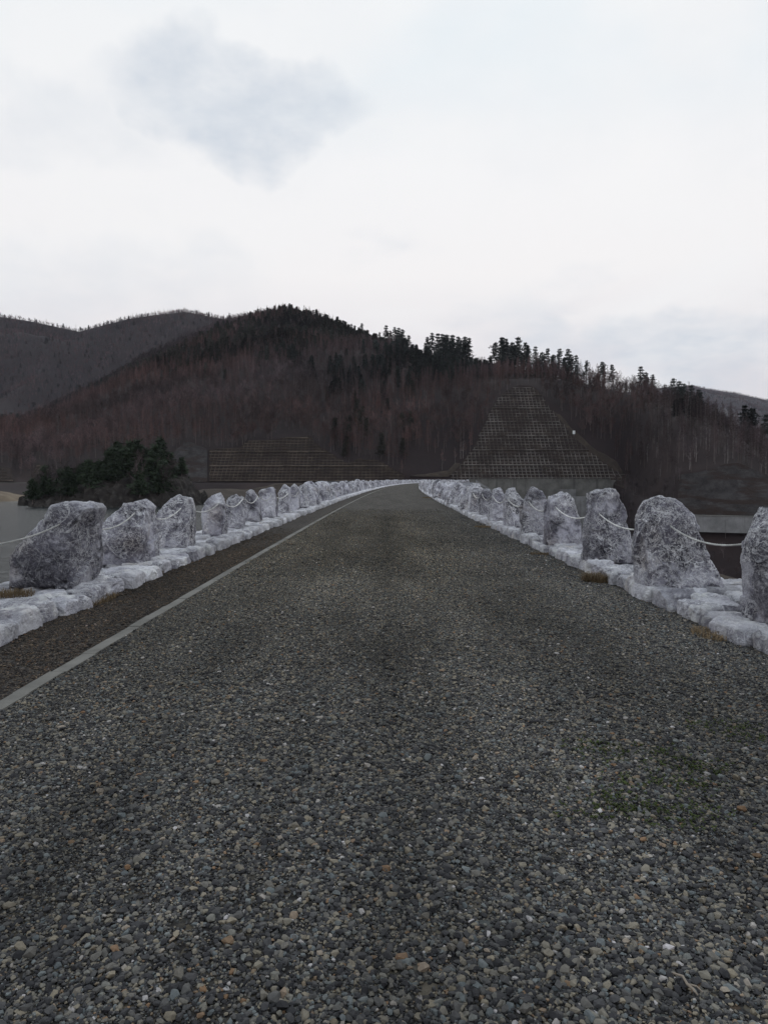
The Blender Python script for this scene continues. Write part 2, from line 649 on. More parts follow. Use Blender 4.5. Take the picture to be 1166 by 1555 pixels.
M_BARK = simple('grey_brown_bark', (0.095, 0.078, 0.075), scale=3, spread=0.5)
M_BIRCH = simple('pale_birch_bark', (0.21, 0.190, 0.185), scale=3, spread=0.5)
M_TWIG = simple('bare_purple_brown_twig', (0.074, 0.056, 0.058), spread=0.55, stand=True)
M_LARCH = simple('russet_larch_twig', (0.078, 0.052, 0.051), spread=0.55, stand=True)
M_NEEDLE = simple('dark_pine_needle', (0.032, 0.038, 0.033), stand=True)
M_NEEDLE2 = simple('green_pine_needle', (0.030, 0.044, 0.026))
M_DRY = simple('dry_straw_grass', (0.185, 0.135, 0.082), scale=4)
M_MOSS = simple('low_green_weed', (0.062, 0.082, 0.026), scale=4)
M_ROPE = simple('white_rope', (0.50, 0.50, 0.49), 0.7, 0.25, 9)
M_STEEL = simple('galvanised_steel', (0.22, 0.23, 0.25), 0.5, 0.1)
M_WHITE = simple('white_paint', (0.62, 0.63, 0.64), 0.5, 0.05)
M_STICK = simple('bleached_stick', (0.20, 0.17, 0.14), 0.8, 0.2, 20)
M_LEAF = simple('dead_leaf', (0.16, 0.085, 0.045), 0.8, 0.3, 10)


def water_mat():
    m, t, b = mat('lake_water')
    b.inputs['Base Color'].default_value = (0.018, 0.024, 0.026, 1)
    b.inputs['Roughness'].default_value = 0.16
    b.inputs['Specular IOR Level'].default_value = 0.5
    b.inputs['IOR'].default_value = 1.33
    P = position(t)
    mp = N(t, 'ShaderNodeMapping')
    mp.inputs['Scale'].default_value = (0.5, 1.0, 1)
    L(t, P, mp.inputs[0])
    h = math2(t, 'ADD', noise(t, mp.outputs[0], 1.1, 4, 0.6), math2(t, 'MULTIPLY', noise(t, mp.outputs[0], 0.16, 3), 1.6))
    bump(t, b, h, 1.0, 0.40)
    return m


M_WATER = water_mat()

# ------------------------------------------------------------------ the crest line (plan curve of the dam)
DS = 1.0
S_END = 425
_s = np.arange(-60, S_END + DS, DS)
_k = np.where(_s < 0, 0, 1 / 2900.0) + np.clip((_s - 210) / 200, 0, 1.2) * 0.0019
_phi = np.cumsum(_k * DS)
_px = np.cumsum(np.sin(_phi) * DS)
_py = np.cumsum(np.cos(_phi) * DS)
i0 = int(60 / DS)
_px -= _px[i0]
_py -= _py[i0]


def path(s, lat):
    x = np.interp(s, _s, _px)
    y = np.interp(s, _s, _py)
    a = np.interp(s, _s, _phi)
    return x + lat * math.cos(a), y - lat * math.sin(a), a


def ribbon(name, lats, zs, s0, s1, step, m):
    ss = np.arange(s0, s1 + 1e-6, step)
    V, Fc = [], []
    n = len(lats)
    for s in ss:
        for la, z in zip(lats, zs):
            x, y, _ = path(s, la)
            V.append((x, y, z))
    for i in range(len(ss) - 1):
        for j in range(n - 1):
            a = i * n + j
            Fc.append((a, a + 1, a + n + 1, a + n))
    o = obj(name, mesh_from(name, V, Fc), m)
    return o


LK, RK = -3.75, 3.43        # kerb feet either side of the gravel
WATER = -8.0
ground_v = [(-12000, -12000, -78), (12000, -12000, -78), (12000, 12000, -78), (-12000, 12000, -78)]
tag(obj('ground', mesh_from('ground', ground_v, [(0, 1, 2, 3)]), M_GROUND), kind='structure')
tag(ribbon('dam_embankment', [-170, -6.4, -5.6, 5.4, 6.2, 150], [-77, -0.32, -0.03, -0.03, -0.32, -77], -60, S_END, 5, M_RIPRAP), kind='structure')
tag(ribbon('crest_bed', [-5.9, 5.7], [-0.012, -0.012], -20, S_END, 4, M_CREST), kind='structure')
tag(ribbon('road', [-2.66, 0, RK + 0.15], [0.0, 0.0, 0.0], -12, S_END, 3, M_ROAD), kind='structure')
tag(ribbon('shoulder', [LK - 0.2, -2.74], [-0.004, -0.004], -12, S_END, 3, M_SHOULDER), kind='structure')
lake_v = [(-6000, -5000, WATER), (-12, -5000, WATER), (-12, 0, WATER)] + [(path(s, -12)[0], path(s, -12)[1], WATER) for s in range(20, S_END, 20)] + [(40, 520, WATER), (-6000, 520, WATER)]
tag(obj('lake', mesh_from('lake', lake_v, [tuple(range(len(lake_v)))]), M_WATER), kind='structure')

# ------------------------------------------------------------------ hills: surface lofted through surveyed feature lines


def pt(px, py, Y):
    return ((px - CX) / F * Y, Y, EYE + (HOR - py) / F * Y)


def line(tab):
    a = np.array(tab, float)
    return lambda px, k: np.interp(px, a[:, 0], a[:, k])


# feature lines as (bearing column, height or row, distance)
foot = line([(-900, -14, 240), (-200, -14, 265), (0, -10.5, 285), (70, -10.5, 300), (130, -14, 330), (270, -14, 378), (600, -14, 405),
             (700, -30, 412), (735, -45, 400), (925, -55, 390), (980, -58, 330), (1030, -60, 270), (1166, -62, 250), (1500, -65, 220), (2000, -66, 200)])
bench = line([(-900, 0, 400), (0, -0.3, 415), (600, -0.3, 428), (700, -0.2, 428), (735, -0.2, 429), (925, -1.0, 430), (975, -8, 380),
              (1025, -14.4, 316), (1166, -14.0, 300), (1500, -12, 270), (2000, -10, 250)])
cut = line([(-900, 690, 430), (-40, 700, 438), (0, 708, 436), (18, 712, 432), (26, 727, 424), (46, 727, 424), (60, 704, 436), (80, 716, 430), (130, 705, 432), (262, 690, 440), (285, 670, 447), (318, 684, 445), (365, 680, 447), (378, 671, 450),
            (430, 667, 452), (470, 662, 455), (482, 676, 448), (505, 690, 442), (528, 705, 437), (545, 697, 440), (575, 700, 438), (598, 713, 434), (620, 724, 430),
            (650, 725, 430), (680, 725, 430), (690, 716, 434), (702, 702, 440), (716, 683, 448), (730, 654, 461), (744, 622, 475), (755, 606, 482), (768, 595, 487), (778, 590, 489), (787, 587, 490),
            (803, 588, 490), (813, 592, 488), (821, 602, 484), (829, 614, 478), (845, 635, 469), (858, 650, 462), (864, 660, 458), (880, 674, 452), (900, 690, 445), (925, 710, 437), (950, 722, 432),
            (990, 735, 372), (1030, 722, 325), (1060, 718, 322), (1100, 706, 322), (1118, 704, 322), (1166, 724, 316), (1500, 735, 290), (2000, 735, 270)])
ridge = line([(-900, 640, 760), (-200, 632, 850), (0, 625, 900), (41, 620, 910), (93, 600, 950), (154, 574, 1000), (226, 533, 1060), (278, 512, 1100),
              (340, 484, 1160), (400, 474, 1200), (430, 471, 1200), (470, 478, 1150), (520, 491, 1040), (560, 503, 900), (600, 520, 760), (640, 532, 660),
              (680, 541, 610), (720, 546, 585), (760, 547, 570), (800, 547, 562), (850, 553, 545), (900, 560, 525), (950, 572, 505), (1000, 585, 485),
              (1060, 606, 455), (1120, 631, 425), (1166, 653, 402), (1300, 690, 370), (2000, 700, 340)])
far = line([(-900, 455, 2300), (-300, 462, 2300), (0, 479, 2300), (50, 486, 2300), (125, 502, 2250), (200, 483, 2200), (240, 477, 2200), (285, 472, 2200), (350, 485, 2250),
            (450, 505, 2300), (600, 560, 2400), (900, 600, 4200), (1000, 588, 5000), (1050, 586, 5000), (1080, 592, 5000), (1110, 596, 5000), (1166, 608, 5000), (1400, 640, 5000), (2000, 620, 5000)])
TREE_H = 13.0

PXS = np.concatenate([np.arange(-900, -60, 20), np.arange(-60, 1240, 4), np.arange(1240, 2001, 20)]).astype(float)


def zof(py, Y):
    return EYE + (HOR - py) / F * Y


cols = []
for px in PXS:
    Yf, zf = foot(px, 2), foot(px, 1)
    Yb, zb = bench(px, 2), bench(px, 1)
    Yc = cut(px, 2)
    zc = zof(cut(px, 1), Yc)
    Yr = ridge(px, 2)
    zr = zof(ridge(px, 1), Yr) - TREE_H - np.interp(Yr, [600, 1000], [0, 9.0]) - np.interp(px, [960, 1060, 1166, 1250], [0, 5, 7, 0])
    Y2 = far(px, 2)
    z2 = zof(far(px, 1), Y2) - 9
    dy_ = np.interp(px, [700, 712, 930, 960, 1035, 1055], [7, 1.5, 1.5, 7, 7, 1.2])
    dz_ = np.interp(px, [700, 712, 930, 960, 1035, 1055], [0.2, 16, 16, 1, 1, 8.5])
    keys = [(Yf - 130, -77), (Yf, zf), (Yb - dy_, zb - dz_), (Yb, zb), (Yc, zc)]
    rows = []
    segs = [3, 5, 2, 7]
    for (a, b), n in zip(zip(keys[:-1], keys[1:]), segs):
        for i in range(n):
            t = i / n
            rows.append((a[0] + (b[0] - a[0]) * t, a[1] + (b[1] - a[1]) * t, 0.0))
    n = 46
    for i in range(n):       # cut -> ridge, slightly convex hillside
        t = i / n
        z = zc + (zr - zc) * (t + 0.22 * math.sin(math.pi * t) * (0.6 if Yr > 800 else 1.0))
        rows.append((Yc + (Yr - Yc) * t, z, math.sin(math.pi * t) ** 0.7))
    for i in range(8):       # over the back
        t = i / 8
        rows.append((Yr + 260 * t, zr - 70 * t * t - 12 * t, 0.6 * t))
    Yv, zv = Yr + 260, zr - 82
    Ym, zm = 0.5 * (Yv + Y2), max(min(z2, zv) * 0.6, 0.35 * z2)
    for i in range(8):
        t = i / 8
        rows.append((Yv + (Ym - Yv) * t, zv + (zm - zv) * t, 0.6))
    for i in range(26):
        t = i / 26
        rows.append((Ym + (Y2 - Ym) * t, zm + (z2 - zm) * t, 0.6 + 1.5 * math.sin(math.pi * t)))
    for i in range(5):
        t = i / 4
        rows.append((Y2 + 900 * t, z2 - 160 * t, 0.2 * (t > 0)))
    cols.append(rows)
A = np.array(cols)               # (ncol, nrow, 3)
nc, nr = A.shape[:2]
TX = (PXS[:, None] - CX) / F * A[:, :, 0]
TY = A[:, :, 0]
flat = np.stack([TX.ravel(), TY.ravel(), np.zeros(nc * nr)], 1)
gul = fbm(flat / 95.0, 3, 4, 0.5).reshape(nc, nr)
spur = (1 - 2 * np.abs(vnoise(flat / 260.0, 11))).reshape(nc, nr)
TZ = A[:, :, 1] + A[:, :, 2] * (gul * 6.5 + spur * np.where(TY > 1300, 26.0, 7.0) - np.where(TY > 1300, 18.0, 0))
V = np.stack([TX.ravel(), TY.ravel(), TZ.ravel()], 1)
idx = np.arange(nc * nr).reshape(nc, nr)
Q = np.stack([idx[:-1, :-1].ravel(), idx[1:, :-1].ravel(), idx[1:, 1:].ravel(), idx[:-1, 1:].ravel()], 1)
tag(obj('hillside', mesh_from('hillside', V, Q, True), M_FOREST_FLOOR), kind='structure')
ROW_BENCH, ROW_CUT, ROW_RIDGE = 10, 17, 17 + 46
ROW_V2 = ROW_RIDGE + 16


# points on the cut faces (between the road bench and the top of the cut)
def cutpt(px, t, proud=0.0):
    Yb, zb = bench(px, 2), bench(px, 1)
    Yc = cut(px, 2)
    zc = zof(cut(px, 1), Yc)
    Y = Yb + (Yc - Yb) * t
    z = zb + (zc - zb) * t
    return Vector(((px - CX) / F * Y, Y - proud, z + proud * 0.7))


def cut_at(X, z, proud=0.0):
    """surface point of the cut at easting X and height z; None above the cut"""
    px = CX + X / 450 * F
    for _ in range(8):
        zb = bench(px, 1)
        zc = zof(cut(px, 1), cut(px, 2))
        t = (z - zb) / max(zc - zb, 0.3)
        Y = bench(px, 2) + (cut(px, 2) - bench(px, 2)) * t
        px = CX + X / max(Y, 250) * F
    if t < -0.01 or t > 1.0:
        return None
    return cutpt(px, t, proud)


def cut_face(name, p0, p1, m, proud, parent, n=60):
    V, Fc = [], []
    for i in range(n + 1):
        px = p0 + (p1 - p0) * i / n
        for j in range(9):
            V.append(tuple(cutpt(px, j / 8, proud)))
    for i in range(n):
        for j in range(8):
            a = i * 9 + j
            Fc.append((a, a + 9, a + 10, a + 1))
    return obj(name, mesh_from(name, V, Fc), m, parent)


def grid_cut(label, p0, p1, mface, mbeam, tier, cell_z, cell_x, wv, wh):
    c = pt((p0 + p1) / 2, 728, 430)
    root = tag(empty('framed_cut_slope', (c[0], c[1], 0)), label, 'slope')
    inv = Matrix.Translation(-Vector((c[0], c[1], 0)))
    fo = cut_face('slope_face', p0, p1, mface, 0.5, None, 120)
    fo.data.transform(inv)
    fo.parent = root
    x0 = (p0 - CX) / F * 430
    x1 = (p1 - CX) / F * 430
    zmax = max(zof(cut(p, 1), cut(p, 2)) for p in np.linspace(p0, p1, 60))
    up = Vector((0, -0.7, 0.7))
    xs = np.arange(x0 - 6, x1 + 12, cell_x)
    z = 0.3
    k = 0
    while z < zmax:
        mb = MB()
        zt = z + tier
        zz = z
        row = 0
        while zz < zt - 0.2:
            w, h = (wh * 1.9, 0.55) if row == 0 else (wh, 0.3)
            run = []
            for X in np.arange(x0 - 6, x1 + 12, cell_x * 0.5):
                p = cut_at(X, zz, 0.5)
                ok = p is not None and p0 <= CX + p.x / p.y * F <= p1
                if ok:
                    run.append(p)
                if (not ok or X > x1 + 11) and len(run) > 1:
                    for a, b in zip(run[:-1:2], run[2::2]):
                        mb.beam(a, b, up, w * random.uniform(0.8, 1.15), h)
                    run = []
                elif not ok:
                    run = []
            zz += cell_z
            row += 1
        for X in xs:
            pts = []
            for zq in np.arange(z, min(zt, zmax) + 0.01, cell_z):
                p = cut_at(X, zq, 0.5)
                if p is not None and p0 <= CX + p.x / p.y * F <= p1:
                    pts.append(p)
            for a, b in zip(pts[:-1], pts[1:]):
                mb.beam(a, b, up, wv * random.uniform(0.75, 1.15), 0.26)
        if mb.v:
            me = mb.mesh('tier_frame')
            me.transform(inv)
            tag(obj('tier_frame', me, mbeam, root), kind='stuff')
        z = zt
        k += 1
    return root


random.seed(3)
grid_cut('tall pointed cut slope covered by a grey concrete grid, beyond the dam road', 684, 948, M_CUT, M_BEAM, 9.6, 1.92, 2.5, 0.34, 0.32)
grid_cut('long low brown cut slope with a concrete grid, above the lake road', 318, 614, M_CUT, M_BEAM_L, 9.0, 1.75, 2.4, 0.2, 0.42)
grid_cut('small isolated gridded cut slope by the sandy bank across the lake', 47, 78, M_CUT, M_BEAM_L, 9.0, 1.75, 2.4, 0.2, 0.42)
grid_cut('cut slope with a concrete grid farthest along the lake shore', -40, 25, M_CUT, M_BEAM_L, 9.0, 1.75, 2.4, 0.2, 0.42)


def shot_cut(label, p0, p1):
    c = pt((p0 + p1) / 2, 728, bench((p0 + p1) / 2, 2))
    o = cut_face('sprayed_concrete_slope', p0, p1, M_BAND, 0.5, None, 70)
    for v in o.data.vertices:
        v.co.y += 0.5 * float(vnoise(np.array([tuple(v.co)]) / 4.0, 8)[0])
    me = o.data
    me.transform(Matrix.Translation((-c[0], -c[1], 0)))
    o.location = (c[0], c[1], 0)
    return tag(o, label, 'slope')


shot_cut('smooth dark grey sprayed-concrete slope beside the brown gridded cut', 262, 316)
shot_cut('broad grey sprayed-concrete slope on the valley side, above a pale wall', 1028, 1400)

# ------------------------------------------------------------------ retaining walls and roads of the abutments


def wall(name, label, p0, p1, Yf, z0, z1, th, m, panel_w, cap=True):
    a = pt(p0, 728, Yf(p0))
    b = pt(p1, 728, Yf(p1))
    d = Vector((b[0] - a[0], b[1] - a[1], 0))
    Ln = d.length
    ang = math.atan2(d.y, d.x)
    root = tag(empty(name, (a[0], a[1], z0), ang), label, 'wall')
    n = max(1, round(Ln / panel_w))
    w = Ln / n
    mb = MB()
    mb.box(0.03, w - 0.03, 0, th, 0, z1 - z0)
    pm = mb.mesh('panel')
    for i in range(n):
        p = obj('panel', pm, m, root, (i * w, random.uniform(-0.03, 0.03), 0))
    if cap:
        mb = MB()
        mb.box(-0.1, Ln + 0.1, -0.25, th + 0.1, z1 - z0 + 0.003, z1 - z0 + 0.45)
        obj('coping', mb.mesh('coping'), M_CONC, root)
    return root, Ln


wr, wl = wall('retaining_wall', 'weathered grey concrete retaining wall under the tall gridded slope', 712, 926, lambda p: 424, -22, 1.6, 3, M_CONC, 11)
mb = MB()
mb.box(wl + 0.05, wl + 4.5, 0.4, 6, 0, 23.0)
obj('end_block', mb.mesh('end_block'), M_CONC, wr)
wall('lower_wall', 'pale concrete wall standing low in front of the grey retaining wall', 835, 926, lambda p: 414, -30, -8.4, 2.5, M_CONC_LIGHT, 14, False)
mb = MB()
mb.box(-4.6, 4.6, -0.12, 0.12, -2.4, 2.4)
s = pt(862, 749, 423.7)
tag(obj('sign_panel', mb.mesh('sign_panel'), M_CONC_LIGHT, None, s), 'blank pale panel mounted on the weathered retaining wall', 'panel')
wall('valley_wall', 'long pale concrete wall below the valley-side sprayed slope', 1055, 1420, lambda p: bench(p, 2) - 4, -21.2, -14.3, 2.0, M_CONC_LIGHT, 12)
wall('lakeside_wall', 'low dark concrete wall carrying the lake road below the brown gridded slope', 262, 640, lambda p: 419, -8, -1.2, 2.0, M_SHOT, 12)
wall('far_lakeside_wall', 'dark low wall of the lake road across from the sandy bank', -120, 82, lambda p: 409, -4.6, -0.6, 2.0, M_SHOT, 12)


def guardrail(label, p0, p1, Y, z):
    a, b = pt(p0, 728, Y), pt(p1, 728, Y)
    Ln = b[0] - a[0]
    root = tag(empty('guardrail', (a[0], Y, z)), label, 'guardrail')
    mb = MB()
    for k in range(2):
        mb.box(0, Ln, -0.06, 0.06, 0.42 + 0.42 * k, 0.72 + 0.42 * k)
    obj('rail', mb.mesh('rail'), M_STEEL, root)
    mb = MB()
    mb.box(-0.08, 0.08, 0.062, 0.2, 0, 1.1)
    pm = mb.mesh('post')
    for i in range(int(Ln / 4) + 1):
        obj('post', pm, M_STEEL, root, (i * 4.0, 0, 0))


guardrail('steel guardrail along the lake road under the brown gridded slope', 480, 628, 420, -0.75)
# small cabinet on the edge of the gridded slope
p = cutpt(866, 0.98, 0.4)
root = tag(empty('equipment_box', (p.x + 1.5, p.y, p.z)), 'small white equipment box on a post at the edge of the gridded slope', 'box')
mb = MB()
mb.box(-0.12, 0.12, -0.12, 0.12, -1.5, 1.2)
obj('post', mb.mesh('post'), M_STEEL, root)
mb = MB()
mb.box(-0.7, 0.7, -0.5, 0.5, 1.2, 3.4)
obj('cabinet', mb.mesh('cabinet'), M_WHITE, root)
# stair down the end of the dam face
a = Vector(pt(722, 729, 402))
b = Vector((a.x + 17, a.y - 24, a.z - 12))
root = tag(empty('stairway', a), 'grey concrete stairway running down the end of the rockfill face', 'stairway')
n = 40
mb = MB()
mb.hexa([(0, 0, -1.2), (0, 0, 0.0), (-0.4, -3, -1.2), (-0.4, -3, 0.0), (b.x - a.x, b.y - a.y, b.z - a.z - 1.2), (b.x - a.x, b.y - a.y, b.z - a.z),
         (b.x - a.x - .4, b.y - a.y - 3, b.z - a.z - 1.2), (b.x - a.x - .4, b.y - a.y - 3, b.z - a.z)])
obj('ramp', mb.mesh('ramp'), M_CONC_LIGHT, root)
sm = MB()
sm.box(-0.25, 0.25, -2.8, -0.2, 0, 0.3)
sm = sm.mesh('step')
d = b - a
for i in range(n):
    q = d * ((i + 0.5) / n)
    obj('step', sm, M_CONC, root, (q.x - 0.2, q.y, q.z - 0.05))

# ------------------------------------------------------------------ stones


def cube_sphere(n):
    g = np.linspace(-1, 1, n + 1)
    V, Fc, key = [], [], {}
    for ax in range(3):
        for sg in (-1, 1):
            ids = np.zeros((n + 1, n + 1), int)
            for i in range(n + 1):
                for j in range(n + 1):
                    p = [0, 0, 0]
                    p[ax] = sg
                    p[(ax + 1) % 3] = g[i]
                    p[(ax + 2) % 3] = g[j]
                    k = tuple(round(c, 5) for c in p)
                    if k not in key:
                        key[k] = len(V)
                        V.append(p)
                    ids[i, j] = key[k]
            for i in range(n):
                for j in range(n):
                    q = (ids[i, j], ids[i + 1, j], ids[i + 1, j + 1], ids[i, j + 1])
                    Fc.append(q if sg > 0 else q[::-1])
    return np.array(V, float), Fc


CS = {}


def csphere(n):
    if n not in CS:
        CS[n] = cube_sphere(n)
    return CS[n]


def vnormals(V, Fc):
    Fa = np.array(Fc)
    nrm = np.cross(V[Fa[:, 2]] - V[Fa[:, 0]], V[Fa[:, 3]] - V[Fa[:, 1]])
    out = np.zeros_like(V)
    for k in range(4):
        np.add.at(out, Fa[:, k], nrm)
    return out / np.maximum(np.linalg.norm(out, axis=1), 1e-9)[:, None]


def roughen(V, Fc, seed, amp=1.0, size=1.0):
    nm = vnormals(V, Fc)
    P = V / size
    rg3 = np.random.default_rng(seed + 999)
    d = 0.030 * vnoise(P * 1.9 + seed, seed + 9)
    lo, hi = P.min(0), P.max(0)
    warp = np.stack([vnoise(P * 3.0, seed + 31), vnoise(P * 3.0, seed + 32), vnoise(P * 3.0, seed + 33)], 1) * 0.06
    for cnt, a0, a1 in ((9, 0.045, 0.16), (34, 0.020, 0.14), (110, 0.009, 0.10)):   # broken, planar facets at three sizes
        sd = rg3.uniform(lo, hi, (cnt, 3))
        D = ((P + warp)[:, None, :] - sd[None]) ** 2
        D = D * np.array([1, 1, 0.55])
        cid = D.sum(2).argmin(1)
        off = rg3.uniform(-1, 1, cnt)
        gr = rg3.normal(size=(cnt, 3))
        d = d + a0 * off[cid] + a1 * 0.35 * ((P - sd[cid]) * gr[cid]).sum(1)
    d = np.clip(d, -0.11, 0.08)
    d = d + 0.010 * fbm(P * 13 + seed, seed + 2, 3, 0.6)
    return V + nm * (d * amp * size)[:, None]


def boulder_mesh(poly, depth, seed, n=26, taper=0.3, cuts=6, lean=0.0, amp=1.0, yaw_faces=0.0):
    """poly: outline in (x,z) with z=0 at the foot; depth along y (0 = near face)"""
    rg = np.random.default_rng(seed)
    C0, Fc = csphere(n)
    poly = np.array(poly, float)
    zmax = poly[:, 1].max()
    cen = np.array([0.5 * (poly[:, 0].min() + poly[:, 0].max()), zmax * 0.42])
    q = poly - cen
    nn = 7.0
    rho = np.maximum(np.abs(C0[:, 0]), np.abs(C0[:, 2]))
    ay = np.abs(C0[:, 1])
    s = (rho ** nn + ay ** nn) ** (-1 / nn)
    rho2, y2 = rho * s, C0[:, 1] * s
    th = np.arctan2(C0[:, 2], C0[:, 0])
    dirs = np.stack([np.cos(th), np.sin(th)], 1)
    # radius of the star-shaped outline along each direction
    rad = np.full(len(C0), 1e9)
    m = len(q)
    for i in range(m):
        a, b = q[i], q[(i + 1) % m]
        e = b - a
        den = dirs[:, 0] * e[1] - dirs[:, 1] * e[0]
        with np.errstate(divide='ignore', invalid='ignore'):
            tt = (a[0] * e[1] - a[1] * e[0]) / den
            uu = (a[0] * dirs[:, 1] - a[1] * dirs[:, 0]) / den
        ok = (tt > 0) & (uu >= -1e-6) & (uu <= 1 + 1e-6)
        rad = np.where(ok & (tt < rad), tt, rad)
    rad = np.where(rad > 1e8, 0.3, rad)
    x = cen[0] + dirs[:, 0] * rad * rho2
    z = cen[1] + dirs[:, 1] * rad * rho2
    h = np.clip(z / zmax, 0, 1)
    y = depth / 2 + y2 * depth / 2 * (1 - taper * h ** 1.5) + lean * h
    V = np.stack([x, y, z], 1)
    mid = np.array([cen[0], depth / 2, cen[1]])
    ext = np.array([np.ptp(poly[:, 0]) / 2, depth / 2, zmax / 2])
    for k in range(cuts):                                   # broken facets
        d = rg.normal(size=3)
        d[2] = abs(d[2]) * 0.8
        d /= np.linalg.norm(d)
        sup = np.max((V - mid) @ d)
        lim = sup * rg.uniform(0.74, 0.92)
        ex = (V - mid) @ d - lim
        V = V - np.where(ex > 0, ex, 0)[:, None] * d * 0.9
    V = roughen(V, Fc, seed, amp)
    V[:, 2] = np.where(V[:, 2] < 0.0, V[:, 2] * 0.4, V[:, 2])
    return mesh_from('boulder', V, Fc)


KT = 0.2     # top of the kerb platform
# hero stones: (distance of near face, depth, outline in photo pixels, label, seed)
LAKE = [
    (6.5, 1.0, [(-330, 900), (-340, 985), (-250, 990), (-170, 985), (-175, 880), (-200, 800), (-270, 790)],
     None, 40),
    (9.2, 1.05, [(2, 846), (-3, 889), (40, 894), (103, 896), (109, 860), (113, 800), (124, 772), (100, 766), (69, 768), (64, 788), (40, 806), (12, 828)],
     'stone', 41),
    (11.95, 1.0, [(147, 806), (143, 852), (192, 857), (214, 852), (217, 800), (213, 772), (200, 763), (184, 766), (164, 785)], 'stone', 42),
    (14.7, 0.95, [(233, 782), (231, 815), (245, 832), (281, 832), (284, 790), (281, 758), (265, 754), (245, 763)], 'stone', 43),
    (18.0, 0.95, [(302, 780), (303, 813), (318, 815), (336, 811), (336, 768), (329, 749), (319, 751), (306, 765)], 'stone', 44),
    (20.9, 0.95, [(343, 765), (342, 802), (365, 803), (370, 780), (364, 755), (352, 749), (345, 753)], 'stone', 45),
    (24.2, 0.9, [(369, 760), (368, 792), (385, 793), (394, 788), (391, 760), (380, 743), (372, 748)], 'stone', 46),
    (27.0, 0.9, [(391, 752), (390, 785), (408, 786), (417, 783), (417, 742), (405, 737), (395, 740)], 'stone', 47),
    (30.0, 0.9, [(422, 745), (421, 779), (434, 780), (438, 776), (437, 742), (430, 736), (424, 738)], 'stone', 48),
    (33.0, 0.9, [(439, 745), (438, 774), (450, 775), (453, 770), (451, 742), (445, 736)], 'stone', 49),
]
VALLEY = [
    (4.3, 1.0, [(1420, 900), (1430, 1080), (1600, 1085), (1720, 1080), (1700, 900), (1600, 780), (1480, 775)], None, 60),
    (7.0, 0.6, [(1160, 838), (1168, 948), (1200, 952), (1292, 952), (1300, 860), (1270, 772), (1216, 757), (1188, 775), (1166, 806)], 'stone', 61),
    (9.25, 0.6, [(984, 785), (985, 830), (989, 890), (1040, 895), (1104, 893), (1096, 872), (1076, 820), (1056, 786), (1030, 764), (1012, 754), (994, 762)], 'stone', 62),
    (12.3, 0.6, [(901, 762), (895, 853), (925, 857), (966, 852), (962, 810), (951, 771), (936, 745), (916, 742), (901, 748)], 'stone', 63),
    (15.4, 0.65, [(837, 762), (832, 828), (860, 829), (887, 826), (884, 790), (873, 758), (860, 743), (846, 745)], 'stone', 64),
    (18.2, 0.7, [(798, 758), (795, 812), (815, 815), (840, 812), (838, 772), (826, 745), (809, 740), (801, 746)], 'stone', 65),
    (21.2, 0.95, [(771, 752), (769, 801), (785, 803), (797, 800), (795, 760), (786, 742), (776, 744)], 'stone', 66),
    (24.2, 0.9, [(748, 752), (746, 790), (757, 792), (772, 789), (771, 758), (763, 742), (753, 744)], 'stone', 67),
    (27.2, 0.9, [(731, 748), (729, 783), (741, 785), (753, 782), (752, 755), (745, 742), (736, 743)], 'stone', 68),
    (30.2, 0.9, [(717, 748), (716, 778), (727, 779), (737, 777), (735, 752), (728, 740), (720, 741)], 'stone', 69),
]
LAKE_LABELS = [
    'limestone boulder next to the broad shouldered one, on the lake-side kerb before the ropes begin',
    'broad flat-topped limestone boulder with a sloping shoulder low on its lake side',
    'slant-backed limestone boulder with a dark hollow face, next to the shouldered one',
    'blocky limestone boulder with a square-cut pale side, second past the shouldered one',
    'rounded dome-topped limestone boulder on the lake-side kerb, close in front of a paler one',
    'pale limestone boulder crowded close behind a rounded one on the lake-side kerb',
    'small pointed limestone boulder with a rope across it, fifth on the lake side',
    'dark wide limestone boulder with a level top on the lake-side kerb',
    'narrow tan-edged limestone boulder next to the dark wide one on the lake side',
    'slim pale upright limestone boulder beyond the tan-edged one on the lake side',
]
VALLEY_LABELS = [
    'tall limestone boulder at the start of the valley-side row',
    'tall narrow-necked limestone boulder with vertical pale streaks on the valley-side kerb',
    'wide hump-backed limestone boulder with white crazing on the valley-side kerb',
    'tall upright limestone boulder with rounded top next to the hump-backed one',
    'limestone boulder leaning to one shoulder, third from the streaked one on the valley-side kerb',
    'big domed limestone boulder with pale cap on the valley-side kerb',
    'narrow limestone boulder wedged beside the domed one on the valley side',
    'dark-faced limestone boulder with a rope end, sixth on the valley side',
    'limestone boulder with split top, seventh on the valley side',
    'limestone boulder eighth along the valley-side kerb',
]


def hero(rows, labels, side):
    out = []
    for (d, dep, poly, _, seed), lab in zip(rows, labels):
        pl = [((px - CX) * d / F, EYE - (py - HOR) * d / F) for px, py in poly]
        xs = [p[0] for p in pl]
        cx = 0.5 * (min(xs) + max(xs))
        cz = KT - 0.05
        loc = [(x - cx, z - cz if z - cz > 0.16 else -0.05) for x, z in pl]
        nres = 44 if d < 13 else (32 if d < 20 else 22)
        me = boulder_mesh(loc, dep, seed, nres, 0.22, 2 if d < 16 else 4, 0.0, 0.8)
        o = obj('boulder', me, M_BOULDER, None, (cx, d, cz))
        tag(o, lab, 'boulder', 'standing stones along the dam crest')
        out.append((d, dep, cx, o))
    return out


HL = hero(LAKE, LAKE_LABELS, -1)
HR = hero(VALLEY, VALLEY_LABELS, 1)

